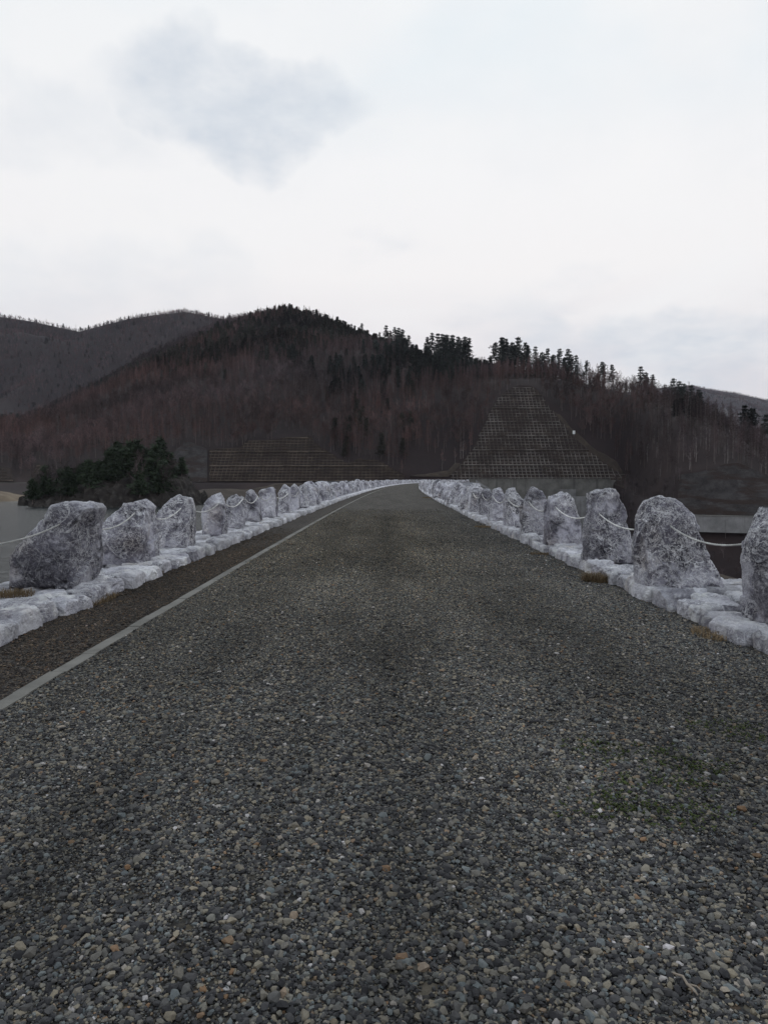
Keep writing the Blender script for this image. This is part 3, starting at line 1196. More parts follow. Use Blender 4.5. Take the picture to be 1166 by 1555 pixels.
# farther stones: a dozen shapes, copied along both rows
rg = np.random.default_rng(5)
protos = []
for k in range(12):
    w = rg.uniform(0.85, 1.2)
    H = 1.0
    top = rg.uniform(0.25, 0.55) * w
    sh = rg.uniform(-0.15, 0.15)
    pl = [(-w / 2, 0.3 * H), (-w / 2 * rg.uniform(0.95, 1.1), 0), (0, -0.02), (w / 2 * rg.uniform(0.95, 1.1), 0), (w / 2, 0.35 * H),
          (sh + top * 0.8, 0.85 * H), (sh + top * 0.3, H), (sh - top * 0.4, H * rg.uniform(0.93, 1)), (sh - top * 0.85, 0.8 * H)]
    protos.append(boulder_mesh(pl, rg.uniform(0.85, 1.1), 100 + k, 14, 0.3, 6, 0, 1.0))
for side, rows, lat0, lab in ((-1, LAKE, -4.62, 'pale limestone standing stone far along the lake-side row'),
                              (1, VALLEY, 4.1, 'pale limestone standing stone far along the valley-side row')):
    s = rows[-1][0] + 3.0
    k = 0
    while s < S_END - 4:
        x, y, a = path(s, lat0 + rg.uniform(-0.1, 0.1))
        me = protos[rg.integers(12)]
        o = obj('boulder', me, M_BOULDER, None, (x, y, KT - 0.03))
        sc = rg.uniform(0.95, 1.12)
        o.scale = (sc * rg.uniform(0.9, 1.1), sc, sc * rg.uniform(1.05, 1.28))
        o.rotation_euler = (0, 0, -a + (math.pi if rg.random() < 0.5 else 0) + rg.uniform(-0.35, 0.35))
        # meshes start at y=0: recentre on the row
        tag(o, lab, 'boulder', 'far standing stones of the lake-side row' if side < 0 else 'far standing stones of the valley-side row')
        s += rg.uniform(2.75, 3.2)
for me in protos:
    me.transform(Matrix.Translation((0, -0.48, 0)))


# ropes strung from stone to stone
def rope(p0, p1, sag, label, group, twist=True):
    p0, p1 = Vector(p0), Vector(p1)
    mid = (p0 + p1) / 2
    n = 40 if twist else 14
    Ln = (p1 - p0).length
    cl = []
    for i in range(n + 1):
        t = i / n
        p = p0.lerp(p1, t)
        p.z -= sag * 4 * t * (1 - t)
        cl.append(p - mid)
    mb = MB()
    if twist:
        m2 = int(Ln / 0.008)
        for k in range(3):
            pts = []
            for i in range(m2 + 1):
                t = i / m2 * n
                j = min(int(t), n - 1)
                c = cl[j].lerp(cl[j + 1], t - j)
                d = (cl[j + 1] - cl[j]).normalized()
                a = d.cross(Vector((0, 0, 1))).normalized()
                b2 = d.cross(a)
                ph = 2 * math.pi * (i / m2 * Ln / 0.10 + k / 3)
                pts.append(c + a * (0.0062 * math.cos(ph)) + b2 * (0.0062 * math.sin(ph)))
            mb.tube(pts, 0.0062, 5)
    else:
        mb.tube(cl, 0.015, 5)
    o = obj('rope', mb.mesh('rope', True), M_ROPE, None, mid)
    tag(o, label, 'rope', group)


for rows, side in ((HL, -1), (HR, 1)):
    for i in range(len(rows) - 1):
        d0, dep0, c0, _ = rows[i]
        d1, dep1, c1, _ = rows[i + 1]
        off = 0.22 if side < 0 else -0.22
        xa, xb = c0 + off, c1 + off
        if side < 0:
            lab = 'white twisted rope sagging between two standing stones of the lake-side row'
        else:
            lab = 'white twisted rope sagging between two standing stones of the valley-side row'
        rope((xa, d0 + dep0 * 0.55, 1.0), (xb, d1 + 0.12, 1.02), 0.17, lab, 'ropes of the lake-side row' if side < 0 else 'ropes of the valley-side row', d0 < 15)


# kerb platforms of flat slabs
def slab_mesh(n, seed, l, w, h):
    C0, Fc = csphere(n)
    nn = 10.0
    s = (np.abs(C0) ** nn).sum(1) ** (-1 / nn)
    V = C0 * s[:, None] * np.array([w / 2, l / 2, h / 2])
    rg2 = np.random.default_rng(seed)
    for k in range(8):
        d = rg2.normal(size=3) * np.array([1, 1, 0.7])
        d[2] = abs(d[2])
        d /= np.linalg.norm(d)
        sup = np.max(V @ d)
        ex = V @ d - sup * rg2.uniform(0.82, 0.97)
        V = V - np.where(ex > 0, ex, 0)[:, None] * d
    V = roughen(V, Fc, seed, 0.72, 0.55)
    return V, Fc


SLABS = [[slab_mesh(9, 300 + k, 1.0, 1.0, 0.5) for k in range(14)], [slab_mesh(4, 330 + k, 1.0, 1.0, 0.5) for k in range(10)],
         [slab_mesh(2, 350 + k, 1.0, 1.0, 0.5) for k in range(6)]]
SLAB_ME = {}


def slab_me(lod, k):
    if (lod, k) not in SLAB_ME:
        V, Fc = SLABS[lod][k]
        SLAB_ME[(lod, k)] = mesh_from('stone', V, Fc)
    return SLAB_ME[(lod, k)]


def near_slab(seed, l, w, h):
    V, Fc = slab_mesh(14, seed, l, w, h)
    return mesh_from('stone', V, Fc)


for side, foot_lat, lab in ((-1, LK, 'kerb of pale flat limestone slabs carrying the lake-side standing stones'),
                            (1, RK, 'kerb of pale flat limestone slabs carrying the valley-side standing stones')):
    root = tag(empty('stone_kerb', (foot_lat, 0, 0)), lab, 'kerb')
    cnt = 0
    far_v, far_f = [], []
    for row in range(4):
        s = 2.5 + row * 0.21
        while s < S_END - 2:
            l = rg.uniform(0.42, 0.85) if row == 0 else rg.uniform(0.5, 1.0)
            if s > 60:
                l *= 1.3
            w = rg.uniform(0.34, 0.46) if row == 0 else rg.uniform(0.40, 0.54)
            if row > 1 and s > 80:
                s += l
                continue
            off = (0.0 + w / 2) if row == 0 else (0.24 + row * 0.43 - 0.21 + rg.uniform(-0.04, 0.04))
            off += rg.uniform(-0.06, 0.06)
            top = (0.2 + rg.uniform(-0.065, 0.035)) if row == 0 else 0.18 + rg.uniform(-0.07, 0.025)
            h = 0.34
            x, y, a = path(s + l / 2, foot_lat + side * off)
            z = top - h / 2
            rz = -a + rg.uniform(-0.09, 0.09)
            lim = (62, 36, 30, 18)[row]
            if s < lim:
                if s < 14 and row < 2:
                    o = obj('stone', near_slab(int(rg.integers(1e6)), l * 0.955, w, h), M_KERB, root)
                    o.location = (x - foot_lat, y, z)
                else:
                    lod = 0 if s < 22 else 1
                    k = int(rg.integers(len(SLABS[lod])))
                    o = obj('stone', slab_me(lod, k), M_KERB, root)
                    o.location = (x - foot_lat, y, z)
                    o.scale = (w, l * 0.955, h / 0.5)
                o.rotation_euler = (rg.uniform(-0.03, 0.03), rg.uniform(-0.05, 0.05), rz)
                cnt += 1
            else:
                lod = 1 if s < 110 else 2
                V, Fc = SLABS[lod][int(rg.integers(len(SLABS[lod])))]
                c, sn = math.cos(rz), math.sin(rz)
                Vs = V * np.array([w, l, h / 0.5])
                Vx = Vs[:, 0] * c - Vs[:, 1] * sn + x - foot_lat
                Vy = Vs[:, 0] * sn + Vs[:, 1] * c + y
                b = len(far_v)
                far_v += np.stack([Vx, Vy, Vs[:, 2] + z], 1).tolist()
                far_f += [tuple(b + i for i in q) for q in Fc]
            s += l * 0.985
    tag(obj('far_stones', mesh_from('far_stones', far_v, far_f), M_KERB, root), kind='stuff')

# concrete edging strip between road and shoulder
root = tag(empty('concrete_edging', (-2.7, 0, 0)), 'thin pale concrete edging strip laid flush along the gravel road', 'edging')
mb = MB()
mb.box(-0.06, 0.06, 0.004, 0.596, -0.1, 0.016)
bm_ = mb.mesh('block')
far_mb = MB()
for i in range(int((S_END - 2) / 0.6)):
    s = 1.0 + i * 0.6
    x, y, a = path(s, -2.7)
    if i < 120:
        o = obj('block', bm_, M_EDGING, root, (x + 2.7 + rg.normal() * 0.003, y, rg.uniform(-0.004, 0.003)))
        o.rotation_euler = (0, 0, -a + rg.normal() * 0.004)
    elif i % 4 == 0:
        x1, y1, _ = path(min(s + 2.4, S_END), -2.7)
        far_mb.beam((x + 2.7, y, -0.05), (x1 + 2.7, y1, -0.05), (0, 0, 1), 0.13, 0.066)
tag(obj('far_blocks', far_mb.mesh('far_blocks'), M_EDGING, root), kind='stuff')


# ------------------------------------------------------------------ loose gravel (uncountable: instanced stone chips)
def chip_tree(name, mat_, nvar, seed, npts=17):
    g = bpy.data.node_groups.new(name, 'GeometryNodeTree')
    g.interface.new_socket('Geometry', in_out='INPUT', socket_type='NodeSocketGeometry')
    g.interface.new_socket('Geometry', in_out='OUTPUT', socket_type='NodeSocketGeometry')
    gi, go = N(g, 'NodeGroupInput'), N(g, 'NodeGroupOutput')
    join = N(g, 'GeometryNodeJoinGeometry')
    sm = N(g, 'GeometryNodeSetMaterial')
    sm.inputs['Material'].default_value = mat_
    for k in range(nvar):
        clus = N(g, 'GeometryNodeJoinGeometry')
        spots_ = [(0, 0)]
        for j in range(5):
            a_ = j * 1.2566 + random.uniform(-0.35, 0.35)
            d_ = random.uniform(1.5, 2.3)
            spots_.append((d_ * math.cos(a_), d_ * math.sin(a_)))
        for j, (ox, oy) in enumerate(spots_):
            p = N(g, 'GeometryNodePoints')
            p.inputs['Count'].default_value = npts
            rv = N(g, 'FunctionNodeRandomValue', data_type='FLOAT_VECTOR')
            rv.inputs[0].default_value = (-1, -1, -1)
            rv.inputs[1].default_value = (1, 1, 1)
            rv.inputs['Seed'].default_value = seed + k * 17 + j
            nz = N(g, 'ShaderNodeVectorMath', operation='NORMALIZE')
            L(g, rv.outputs[0], nz.inputs[0])
            ml = N(g, 'ShaderNodeVectorMath', operation='MULTIPLY')
            ml.inputs[1].default_value = (1.0, random.uniform(0.66, 0.92), random.uniform(0.48, 0.78))
            L(g, nz.outputs[0], ml.inputs[0])
            L(g, ml.outputs[0], p.inputs['Position'])
            hull = N(g, 'GeometryNodeConvexHull')
            L(g, p.outputs[0], hull.inputs[0])
            tr = N(g, 'GeometryNodeTransform')
            sz = random.choice((0.5, 0.62, 0.75, 0.9, 1.05, 1.3))
            tr.inputs['Translation'].default_value = (ox, oy, random.uniform(-0.15, 0.35))
            tr.inputs['Rotation'].default_value = (random.gauss(0, 0.35), random.gauss(0, 0.35), random.uniform(0, 6.28))
            tr.inputs['Scale'].default_value = (sz, sz, sz)
            L(g, hull.outputs[0], tr.inputs['Geometry'])
            sa = N(g, 'GeometryNodeStoreNamedAttribute', data_type='FLOAT', domain='POINT')
            sa.inputs['Name'].default_value = 'shade'
            sa.inputs['Value'].default_value = random.random()
            L(g, tr.outputs[0], sa.inputs['Geometry'])
            L(g, sa.outputs[0], clus.inputs[0])
        s2 = N(g, 'GeometryNodeSetMaterial')
        s2.inputs['Material'].default_value = mat_
        L(g, clus.outputs[0], s2.inputs[0])
        g2i = N(g, 'GeometryNodeGeometryToInstance')
        L(g, s2.outputs[0], g2i.inputs[0])
        L(g, g2i.outputs[0], join.inputs[0])
    g.nodes.remove(sm)
    instancer(g, gi, go, join.outputs[0], nvar, seed)
    return g


def instancer(g, gi, go, inst, nvar, seed):
    m2p = N(g, 'GeometryNodeMeshToPoints')
    L(g, gi.outputs[0], m2p.inputs[0])
    iop = N(g, 'GeometryNodeInstanceOnPoints')
    L(g, m2p.outputs[0], iop.inputs['Points'])
    L(g, inst, iop.inputs['Instance'])
    iop.inputs['Pick Instance'].default_value = True
    ri = N(g, 'FunctionNodeRandomValue', data_type='INT')
    ri.inputs[4].default_value = 0
    ri.inputs[5].default_value = nvar - 1
    ri.inputs['Seed'].default_value = seed
    L(g, ri.outputs[2], iop.inputs['Instance Index'])
    for nm, sock, typ in (('rot', 'Rotation', 'FLOAT_VECTOR'), ('scl', 'Scale', 'FLOAT_VECTOR')):
        na = N(g, 'GeometryNodeInputNamedAttribute', data_type=typ)
        na.inputs['Name'].default_value = nm
        L(g, na.outputs[0], iop.inputs[sock])
    L(g, iop.outputs[0], go.inputs[0])


def points_obj(name, P, rot, scl, group, tint=None):
    me = bpy.data.meshes.new(name)
    me.vertices.add(len(P))
    me.vertices.foreach_set('co', np.ascontiguousarray(P, dtype=np.float32).ravel())
    for nm, arr in (('rot', rot), ('scl', scl)) + ((('tint', tint),) if tint is not None else ()):
        at = me.attributes.new(nm, 'FLOAT_VECTOR', 'POINT')
        at.data.foreach_set('vector', np.ascontiguousarray(arr, dtype=np.float32).ravel())
    me.update()
    o = obj(name, me)
    md = o.modifiers.new('scatter', 'NODES')
    md.node_group = group
    return o


random.seed(11)
g = np.random.default_rng(21)


def scatter_gravel(n, x0, x1, y0, y1, mean, sig, lim, zed=0.0, spread=0.62, margin=1.2):
    x = g.uniform(x0, x1, n)
    y = g.uniform(y0, y1, n)
    keep = np.abs(x) < spread * y + margin
    x, y = x[keep], y[keep]
    m = len(x)
    P0 = np.stack([x, y * 0.35, np.zeros(m)], 1)
    patch = fbm(P0 * 1.3, 77, 3)
    r = np.exp(g.normal(math.log(mean), sig, m)) * (1 + 0.22 * patch)
    r = np.clip(r, lim[0], lim[1])
    sx = r[:, None] * np.stack([g.uniform(0.85, 1.2, m), g.uniform(0.8, 1.1, m), g.uniform(0.7, 1.0, m)], 1)
    # rolled flat, with some standing on edge
    rot = np.stack([g.normal(0, 0.05, m), g.normal(0, 0.05, m), g.uniform(0, 6.28, m)], 1)
    z = zed + r * g.uniform(0.05, 0.5, m)
    return np.stack([x, y, z], 1), rot, sx


def gravel_tint(P):
    """damp, dusty and driven-over patches of the surface"""
    q = np.stack([P[:, 0], P[:, 1] * 0.25, np.zeros(len(P))], 1)
    a = 1.0 + 0.26 * fbm(q * 1.1, 71, 4) + 0.12 * vnoise(q * 6, 73)
    x = P[:, 0] + 0.08 * vnoise(q * 0.8, 79)
    a = a * (1 - 0.24 * np.exp(-((x - 0.1) / 0.22) ** 2) - 0.12 * np.exp(-((x + 1.5) / 0.3) ** 2) + 0.10 * np.exp(-((x - 0.9) / 0.35) ** 2) + 0.1 * np.exp(-((x + 0.8) / 0.3) ** 2))
    w = np.clip((P[:, 1] - 3) / 12, 0, 1) * np.clip((3.2 - P[:, 0]) / 2.5, 0, 1)      # cleaner bluish stone by the valley-side kerb
    warm = np.stack([1.05 + 0.08 * w, 1.0 + 0.005 * w, 0.96 - 0.13 * w], 1)
    return np.clip(a, 0.45, 1.6)[:, None] * warm * 0.94


parts_ = [scatter_gravel(78000, -4, RK, 1.2, 5.5, 0.0082, 0.40, (0.0035, 0.021)),
          scatter_gravel(76000, -2.62, RK, 5.5, 11.5, 0.0082, 0.36, (0.0035, 0.018)),
          scatter_gravel(95000, -2.62, RK, 11.5, 40, 0.0112, 0.3, (0.005, 0.022)),
          scatter_gravel(3600, -2.62, RK, 1.2, 12, 0.0125, 0.2, (0.01, 0.019))]
Pg = np.concatenate([p[0] for p in parts_])
Rg = np.concatenate([p[1] for p in parts_])
Sg = np.concatenate([p[2] for p in parts_])
fade = np.clip((40 - Pg[:, 1]) / 24, 0, 1) ** 1.3
keep = (Pg[:, 0] > -2.63) & (g.random(len(Pg)) < fade)
Pg, Rg, Sg = Pg[keep], Rg[keep], Sg[keep]
tag(points_obj('gravel', Pg, Rg, Sg, chip_tree('gravel_chips', M_PEBBLE, 16, 50), gravel_tint(Pg)), 'loose dark grey crushed stone covering the road', 'gravel', None, 'stuff')
q_ = scatter_gravel(26000, -3.78, -2.77, 3.5, 24, 0.0058, 0.4, (0.003, 0.014), -0.004)
kp = g.random(len(q_[0])) < np.clip((24 - q_[0][:, 1]) / 12, 0, 1)
tag(points_obj('grit', q_[0][kp], q_[1][kp], q_[2][kp], chip_tree('grit_chips', M_GRIT, 8, 90), gravel_tint(q_[0][kp])), 'fine brown grit on the shoulder between edging strip and kerb', 'gravel', None, 'stuff')


# ------------------------------------------------------------------ grass tufts, moss, litter
def blades(n, rx, ry, hmin, hmax, w, droop, seed):
    r = np.random.default_rng(seed)
    V, Fc = [], []
    for i in range(n):
        a = r.uniform(0, 6.28)
        q = math.sqrt(r.uniform())
        x, y = rx * q * math.cos(a), ry * q * math.sin(a)
        h = r.uniform(hmin, hmax)
        da = r.uniform(0, 6.28)
        dx, dy = math.cos(da) * droop * h, math.sin(da) * droop * h
        wx, wy = -math.sin(da) * w, math.cos(da) * w
        b = len(V)
        V += [(x - wx, y - wy, -0.01), (x + wx, y + wy, -0.01), (x + dx * 0.4 + wx * 0.7, y + dy * 0.4 + wy * 0.7, h * 0.7),
              (x + dx * 0.4 - wx * 0.7, y + dy * 0.4 - wy * 0.7, h * 0.7), (x + dx, y + dy, h * (1 - 0.35 * droop))]
        Fc += [(b, b + 1, b + 2, b + 3), (b + 3, b + 2, b + 4)]
    return mesh_from('grass_tuft', V, Fc)


def at_ground(px, py, z=0.0):
    Y = (EYE - z) * F / (py - HOR)
    return ((px - CX) / F * Y, Y, z)


tufts = [(906, 884, 0.21, 0.24, 900, 'rounded golden dry grass tuft against the valley-side kerb'),
         (1082, 968, 0.16, 0.30, 380, 'flattened olive and straw grass tuft at the foot of the valley-side kerb'),
         (820, 843, 0.2, 0.16, 260, 'small straw tuft on the gravel near the valley-side kerb'),
         (733, 801, 0.3, 0.3, 260, 'thin dry grass patch at the gravel edge by the valley-side kerb'),
         (652, 756, 0.7, 1.6, 600, 'broad dry grass patch where the road bends by the valley-side kerb'),
         (150, 914, 0.14, 0.5, 420, 'long brown grass fringe under the lake-side kerb'),
         (232, 874, 0.12, 0.4, 420, 'tan grass fringe where two lake-side kerb slabs meet'),
         (290, 848, 0.14, 0.5, 420, 'dry grass fringe beside the blocky lake-side boulder'),
         (345, 824, 0.14, 0.6, 320, 'faint dry grass strip farther along the lake-side kerb'),
         (420, 797, 0.16, 1.2, 380, 'long faint grass strip under the lake-side kerb near the dark wide boulder')]
for i, (px, py, rx, ry, n, lab) in enumerate(tufts):
    p = at_ground(px, py)
    o = obj('grass_tuft', blades(n, rx, ry, 0.03, 0.09 if i != 0 else 0.2, 0.0035 if py > 840 else 0.008, 0.9, 500 + i), M_DRY, None, p)
    tag(o, lab, 'grass', 'dry grass along the kerbs')
p = (-4.65, 8.75, 0.16)
tag(obj('grass_tuft', blades(420, 0.32, 0.16, 0.04, 0.12, 0.004, 0.9, 540), M_DRY, None, p), 'dry grass growing between slabs at the foot of the shouldered boulder', 'grass', 'dry grass along the kerbs')
# green weeds spread through the gravel on the valley side
V, Fc = [], []
r = np.random.default_rng(8)
spots = [(930, 1148), (1010, 1150), (960, 1165), (1050, 1172), (1100, 1178), (1020, 1192), (980, 1200), (1060, 1208), (940, 1222), (910, 1246), (965, 1240), (1068, 1252),
         (1075, 1110), (1130, 1110), (1145, 1130), (1010, 1240), (890, 1140), (1030, 1260)]
for px, py in spots:
    c = at_ground(px, py)
    for k in range(34):
        x, y = c[0] + r.normal() * 0.10, c[1] + r.normal() * 0.06
        for j in range(5):
            a = r.uniform(0, 6.28)
            l = r.uniform(0.006, 0.02)
            b = len(V)
            z0 = r.uniform(0.006, 0.018)
            ca, sa = math.cos(a), math.sin(a)
            V += [(x, y, z0), (x + ca * l * .5 - sa * l * .28, y + sa * l * .5 + ca * l * .28, z0 + l * .5), (x + ca * l, y + sa * l, z0 + l * 0.5), (x + ca * l * .5 + sa * l * .28, y + sa * l * .5 - ca * l * .28, z0 + l * .5)]
            Fc.append((b, b + 1, b + 2, b + 3))
tag(obj('weeds', mesh_from('weeds', V, Fc), M_MOSS), 'scattered low green weeds growing through the gravel', 'weeds', None, 'stuff')
# a bleached stick and a few dead leaves on the gravel
c = at_ground(1056, 1530)
mb = MB()
mb.tube([(-0.02, 0.05, 0.022), (0.0, 0.025, 0.03), (0.004, 0.0, 0.022), (0.012, -0.025, 0.024), (0.02, -0.04, 0.016)], [0.003, 0.004, 0.0045, 0.0042, 0.002], 6)
mb.tube([(0.004, 0.0, 0.022), (0.028, -0.012, 0.024), (0.04, -0.03, 0.018)], [0.0035, 0.003, 0.0015], 6)
tag(obj('stick', mb.mesh('stick', True), M_STICK, None, c), 'small bleached forked stick lying on the gravel', 'stick')

# ------------------------------------------------------------------ trees


class TB:
    """triangles and quads gathered as arrays"""

    def __init__(s, seed):
        s.v, s.f = [], []
        s.r = random.Random(seed)

    def taper(s, pts, rad, n=5):
        mb = MB()
        mb.tube(pts, rad, n)
        b = len(s.v)
        s.v += mb.v
        s.f += [tuple(b + i for i in q) for q in mb.f]

    def sliver(s, p, q, w):
        p, q = Vector(p), Vector(q)
        d = (q - p)
        a = d.cross(Vector((s.r.uniform(-1, 1), s.r.uniform(-1, 1), s.r.uniform(-1, 1))))
        if a.length < 1e-6:
            return
        a = a.normalized() * w
        b = len(s.v)
        s.v += [tuple(p - a), tuple(p + a), tuple(q)]
        s.f.append((b, b + 1, b + 2))

    def mesh(s, nm):
        return mesh_from(nm, s.v, s.f)


def rdir(r, up=0.0):
    v = Vector((r.gauss(0, 1), r.gauss(0, 1), r.gauss(0, 1) + up))
    return v.normalized()


def bare_tree(seed, H, spread, twigw=0.075):
    T, C = TB(seed), TB(seed + 1)
    r = random.Random(seed)
    lean = Vector((r.uniform(-.05, .05), r.uniform(-.05, .05), 1))
    trunk = [lean * (H * 0.8 * i / 5) + Vector((r.uniform(-.12, .12), r.uniform(-.12, .12), 0)) * (i > 0) for i in range(6)]
    T.taper([trunk[0] - Vector((0, 0, 1.0))] + trunk, [0.17] + [0.16, 0.145, 0.12, 0.09, 0.06, 0.03], 5)
    for k in range(17):
        t = r.uniform(0.28, 1.0)
        j = min(int(t * 5), 4)
        p = trunk[j].lerp(trunk[j + 1], t * 5 - j)
        az = r.uniform(0, 6.28)
        ln = spread * (1.15 - 0.75 * t) * r.uniform(0.7, 1.2)
        up = r.uniform(0.6, 1.5)
        d = Vector((math.cos(az), math.sin(az), up)).normalized()
        m_ = p + d * ln * 0.5
        e = p + d * ln + Vector((0, 0, ln * 0.25))
        T.taper([p, m_, e], [0.06 * (1.2 - t * 0.6), 0.04, 0.015], 3)
        for q in range(6):
            u = r.uniform(0.25, 1.0)
            b = p.lerp(e, u)
            d2 = (d + rdir(r, 0.4) * 0.9).normalized()
            l2 = ln * r.uniform(0.3, 0.55)
            e2 = b + d2 * l2
            C.sliver(b, e2, twigw * 0.8)
            for w in range(4):
                b3 = b.lerp(e2, r.uniform(0.2, 1))
                e3 = b3 + (d2 + rdir(r, 0.5) * 1.0).normalized() * l2 * r.uniform(0.4, 0.8)
                C.sliver(b3, e3, twigw * 0.55)
    return T.mesh('trunk'), C.mesh('crown')


def larch(seed, H, twigw=0.075):
    T, C = TB(seed), TB(seed + 1)
    r = random.Random(seed)
    T.taper([(0, 0, -1), (0, 0, 0), (r.uniform(-.15, .15), r.uniform(-.15, .15), H * 0.5), (r.uniform(-.2, .2), r.uniform(-.2, .2), H)], [0.15, 0.15, 0.095, 0.02], 5)
    for k in range(64):
        t = 0.3 + 0.68 * (k / 64) ** 0.9
        z = H * t
        ln = (1.08 - t) * 2.7 * r.uniform(0.6, 1.2) + 0.3
        az = r.uniform(0, 6.28)
        d = Vector((math.cos(az), math.sin(az), r.uniform(-0.05, 0.55))).normalized()
        p = Vector((0, 0, z))
        e = p + d * ln
        C.sliver(p, e, twigw * 0.8)
        for q in range(6):
            b = p.lerp(e, r.uniform(0.2, 1))
            C.sliver(b, b + (d + rdir(r, 0.1) * 1.2).normalized() * ln * r.uniform(0.25, 0.45), twigw * 0.6)
    return T.mesh('trunk'), C.mesh('crown')


def conifer(seed, H, base, width, layers, clump, irregular=0.3, flat=0.55, power=0.8, jit=0.3):
    T, C = TB(seed), TB(seed + 1)
    r = random.Random(seed)
    bend = (r.uniform(-.3, .3), r.uniform(-.3, .3))
    T.taper([(0, 0, -1), (0, 0, 0), (bend[0], bend[1], H * 0.5), (0, 0, H * 0.97)], [0.22, 0.21, 0.13, 0.03], 6)
    for k in range(layers):
        t = k / (layers - 1)
        z = H * (base + (1 - base) * t) * 1.0
        wid = width * ((1 - t) ** power * 0.95 + 0.07) * (1 + r.uniform(-irregular, irregular))
        nb = r.randint(5, 8)
        a0 = r.uniform(0, 6.28)
        for q in range(nb):
            az = a0 + q * 6.28 / nb + r.uniform(-0.4, 0.4)
            ln = wid * r.uniform(0.4, 1.15)
            d = Vector((math.cos(az), math.sin(az), r.uniform(-0.28, 0.15)))
            p = Vector((bend[0] * (1 - abs(2 * t - 1)), bend[1] * (1 - abs(2 * t - 1)), z + r.uniform(-jit, jit) * min(1, (1 - t) * 3)))
            e = p + d * ln
            T.taper([p, e], [0.04, 0.01], 3)
            for w in range(14):
                u = r.uniform(0.15, 1.05)
                c = p.lerp(e, u) + Vector((r.gauss(0, 1), r.gauss(0, 1), r.gauss(0, flat))) * clump * 0.42
                d2 = (d + rdir(r, 0.1) * 1.1).normalized()
                C.sliver(c, c + d2 * clump * r.uniform(0.8, 1.5), clump * r.uniform(0.18, 0.34))
    return T.mesh('trunk'), C.mesh('crown')


random.seed(5)
BARE = [bare_tree(10 * k + 1, random.uniform(11, 15), random.uniform(3.4, 4.6)) for k in range(5)]
LARCH = [larch(10 * k + 501, random.uniform(13, 17)) for k in range(4)]
CONI = [conifer(10 * k + 901, random.uniform(12, 16), 0.22, random.uniform(3.0, 3.8), 13, 0.95) for k in range(3)]
PINE = [conifer(10 * k + 951, random.uniform(15, 18), 0.30 + 0.07 * k, random.uniform(4.2, 5.2), 9, 0.85, 0.45, 0.32, 0.62, 0.5) for k in range(4)]
SHORE = [conifer(10 * k + 991, random.uniform(7.5, 10), 0.16, random.uniform(2.6, 3.4), 9, 0.9, 0.4) for k in range(3)]
for T_, C_ in BARE:
    T_.materials.append(M_BARK)
    C_.materials.append(M_TWIG)
for k, (T_, C_) in enumerate(LARCH):
    T_.materials.append(M_BARK)
    C_.materials.append(M_LARCH)
for T_, C_ in CONI + PINE:
    T_.materials.append(M_BARK)
    C_.materials.append(M_NEEDLE)
for T_, C_ in SHORE:
    T_.materials.append(M_BARK)
    C_.materials.append(M_NEEDLE2)
BIRCH = []
for k in range(3):
    T_, C_ = bare_tree(700 + 10 * k, random.uniform(12, 15), 3.2)
    T_.materials.append(M_BIRCH)
    C_.materials.append(M_TWIG)
    BIRCH.append((T_, C_))


def stand_tint(P):
    """hue and depth of colour of the stand a tree belongs to"""
    q = np.array(P, float) / 70.0
    q[:, 2] = 0
    a = 1.0 + 0.62 * fbm(q * 1.3, 141, 4)
    red = np.clip(fbm(q * 0.6 + 9, 145, 3) * 0.25 + 0.1 * np.clip((P[:, 1] - 800) / 300, 0, 1), -0.08, 0.16)
    c = np.stack([1 + red, np.ones(len(P)), 1 - red * 0.6], 1)
    return np.clip(a, 0.35, 1.9)[:, None] * c * np.where(P[:, 1] > 1400, 0.9, 1.0)[:, None] * np.where(P[:, 1] > 1400, 1.0, 0.0)[:, None] * np.array([1.16, 0.93, 1.0]) if P[0, 1] > 1400 else np.clip(a, 0.35, 1.9)[:, None] * c * np.array([1.05, 0.97, 1.0])


def tree(name, proto, p, sc, rz, label, group):
    root = tag(empty(name, p, rz), label, 'tree', group)
    root.scale = sc if hasattr(sc, '__len__') else (sc, sc, sc)
    a = obj('trunk', proto[0], None, root)
    b = obj('crown', proto[1], None, root)
    b['tint'] = stand_tint(np.array([[p[0], p[1], p[2]]]))[0].tolist()
    return root, a, b


# sampling positions on the hillside
TRI_I = []
gz = TZ


def hill_z(px, row):
    """interpolate the loft at (column px, fractional row)"""
    ci = np.interp(px, PXS, np.arange(nc))
    c0 = np.clip(np.floor(ci).astype(int), 0, nc - 2)
    r0 = np.clip(np.floor(row).astype(int), 0, nr - 2)
    fu, fv = ci - c0, row - r0
    out = []
    for Arr in (TX, TY, TZ):
        out.append(Arr[c0, r0] * (1 - fu) * (1 - fv) + Arr[c0 + 1, r0] * fu * (1 - fv) + Arr[c0, r0 + 1] * (1 - fu) * fv + Arr[c0 + 1, r0 + 1] * fu * fv)
    return np.stack(out, -1)


def area_samples(c_lo, c_hi, r_lo, r_hi, per_area, seed):
    rr = np.random.default_rng(seed)
    cs = np.where((PXS >= c_lo) & (PXS < c_hi))[0][:-1]
    C_, R_ = np.meshgrid(cs, np.arange(r_lo, r_hi), indexing='ij')
    C_, R_ = C_.ravel(), R_.ravel()
    dx1, dy1 = TX[C_ + 1, R_] - TX[C_, R_], TY[C_ + 1, R_] - TY[C_, R_]
    dx2, dy2 = TX[C_, R_ + 1] - TX[C_, R_], TY[C_, R_ + 1] - TY[C_, R_]
    ar = np.abs(dx1 * dy2 - dy1 * dx2)
    n = int(ar.sum() / per_area)
    pick = rr.choice(len(ar), n, p=ar / ar.sum())
    pxs = PXS[C_[pick]] + rr.uniform(0, 1, n) * (PXS[C_[pick] + 1] - PXS[C_[pick]])
    rows = R_[pick] + rr.uniform(0, 1, n)
    return pxs, rows, hill_z(pxs, rows)


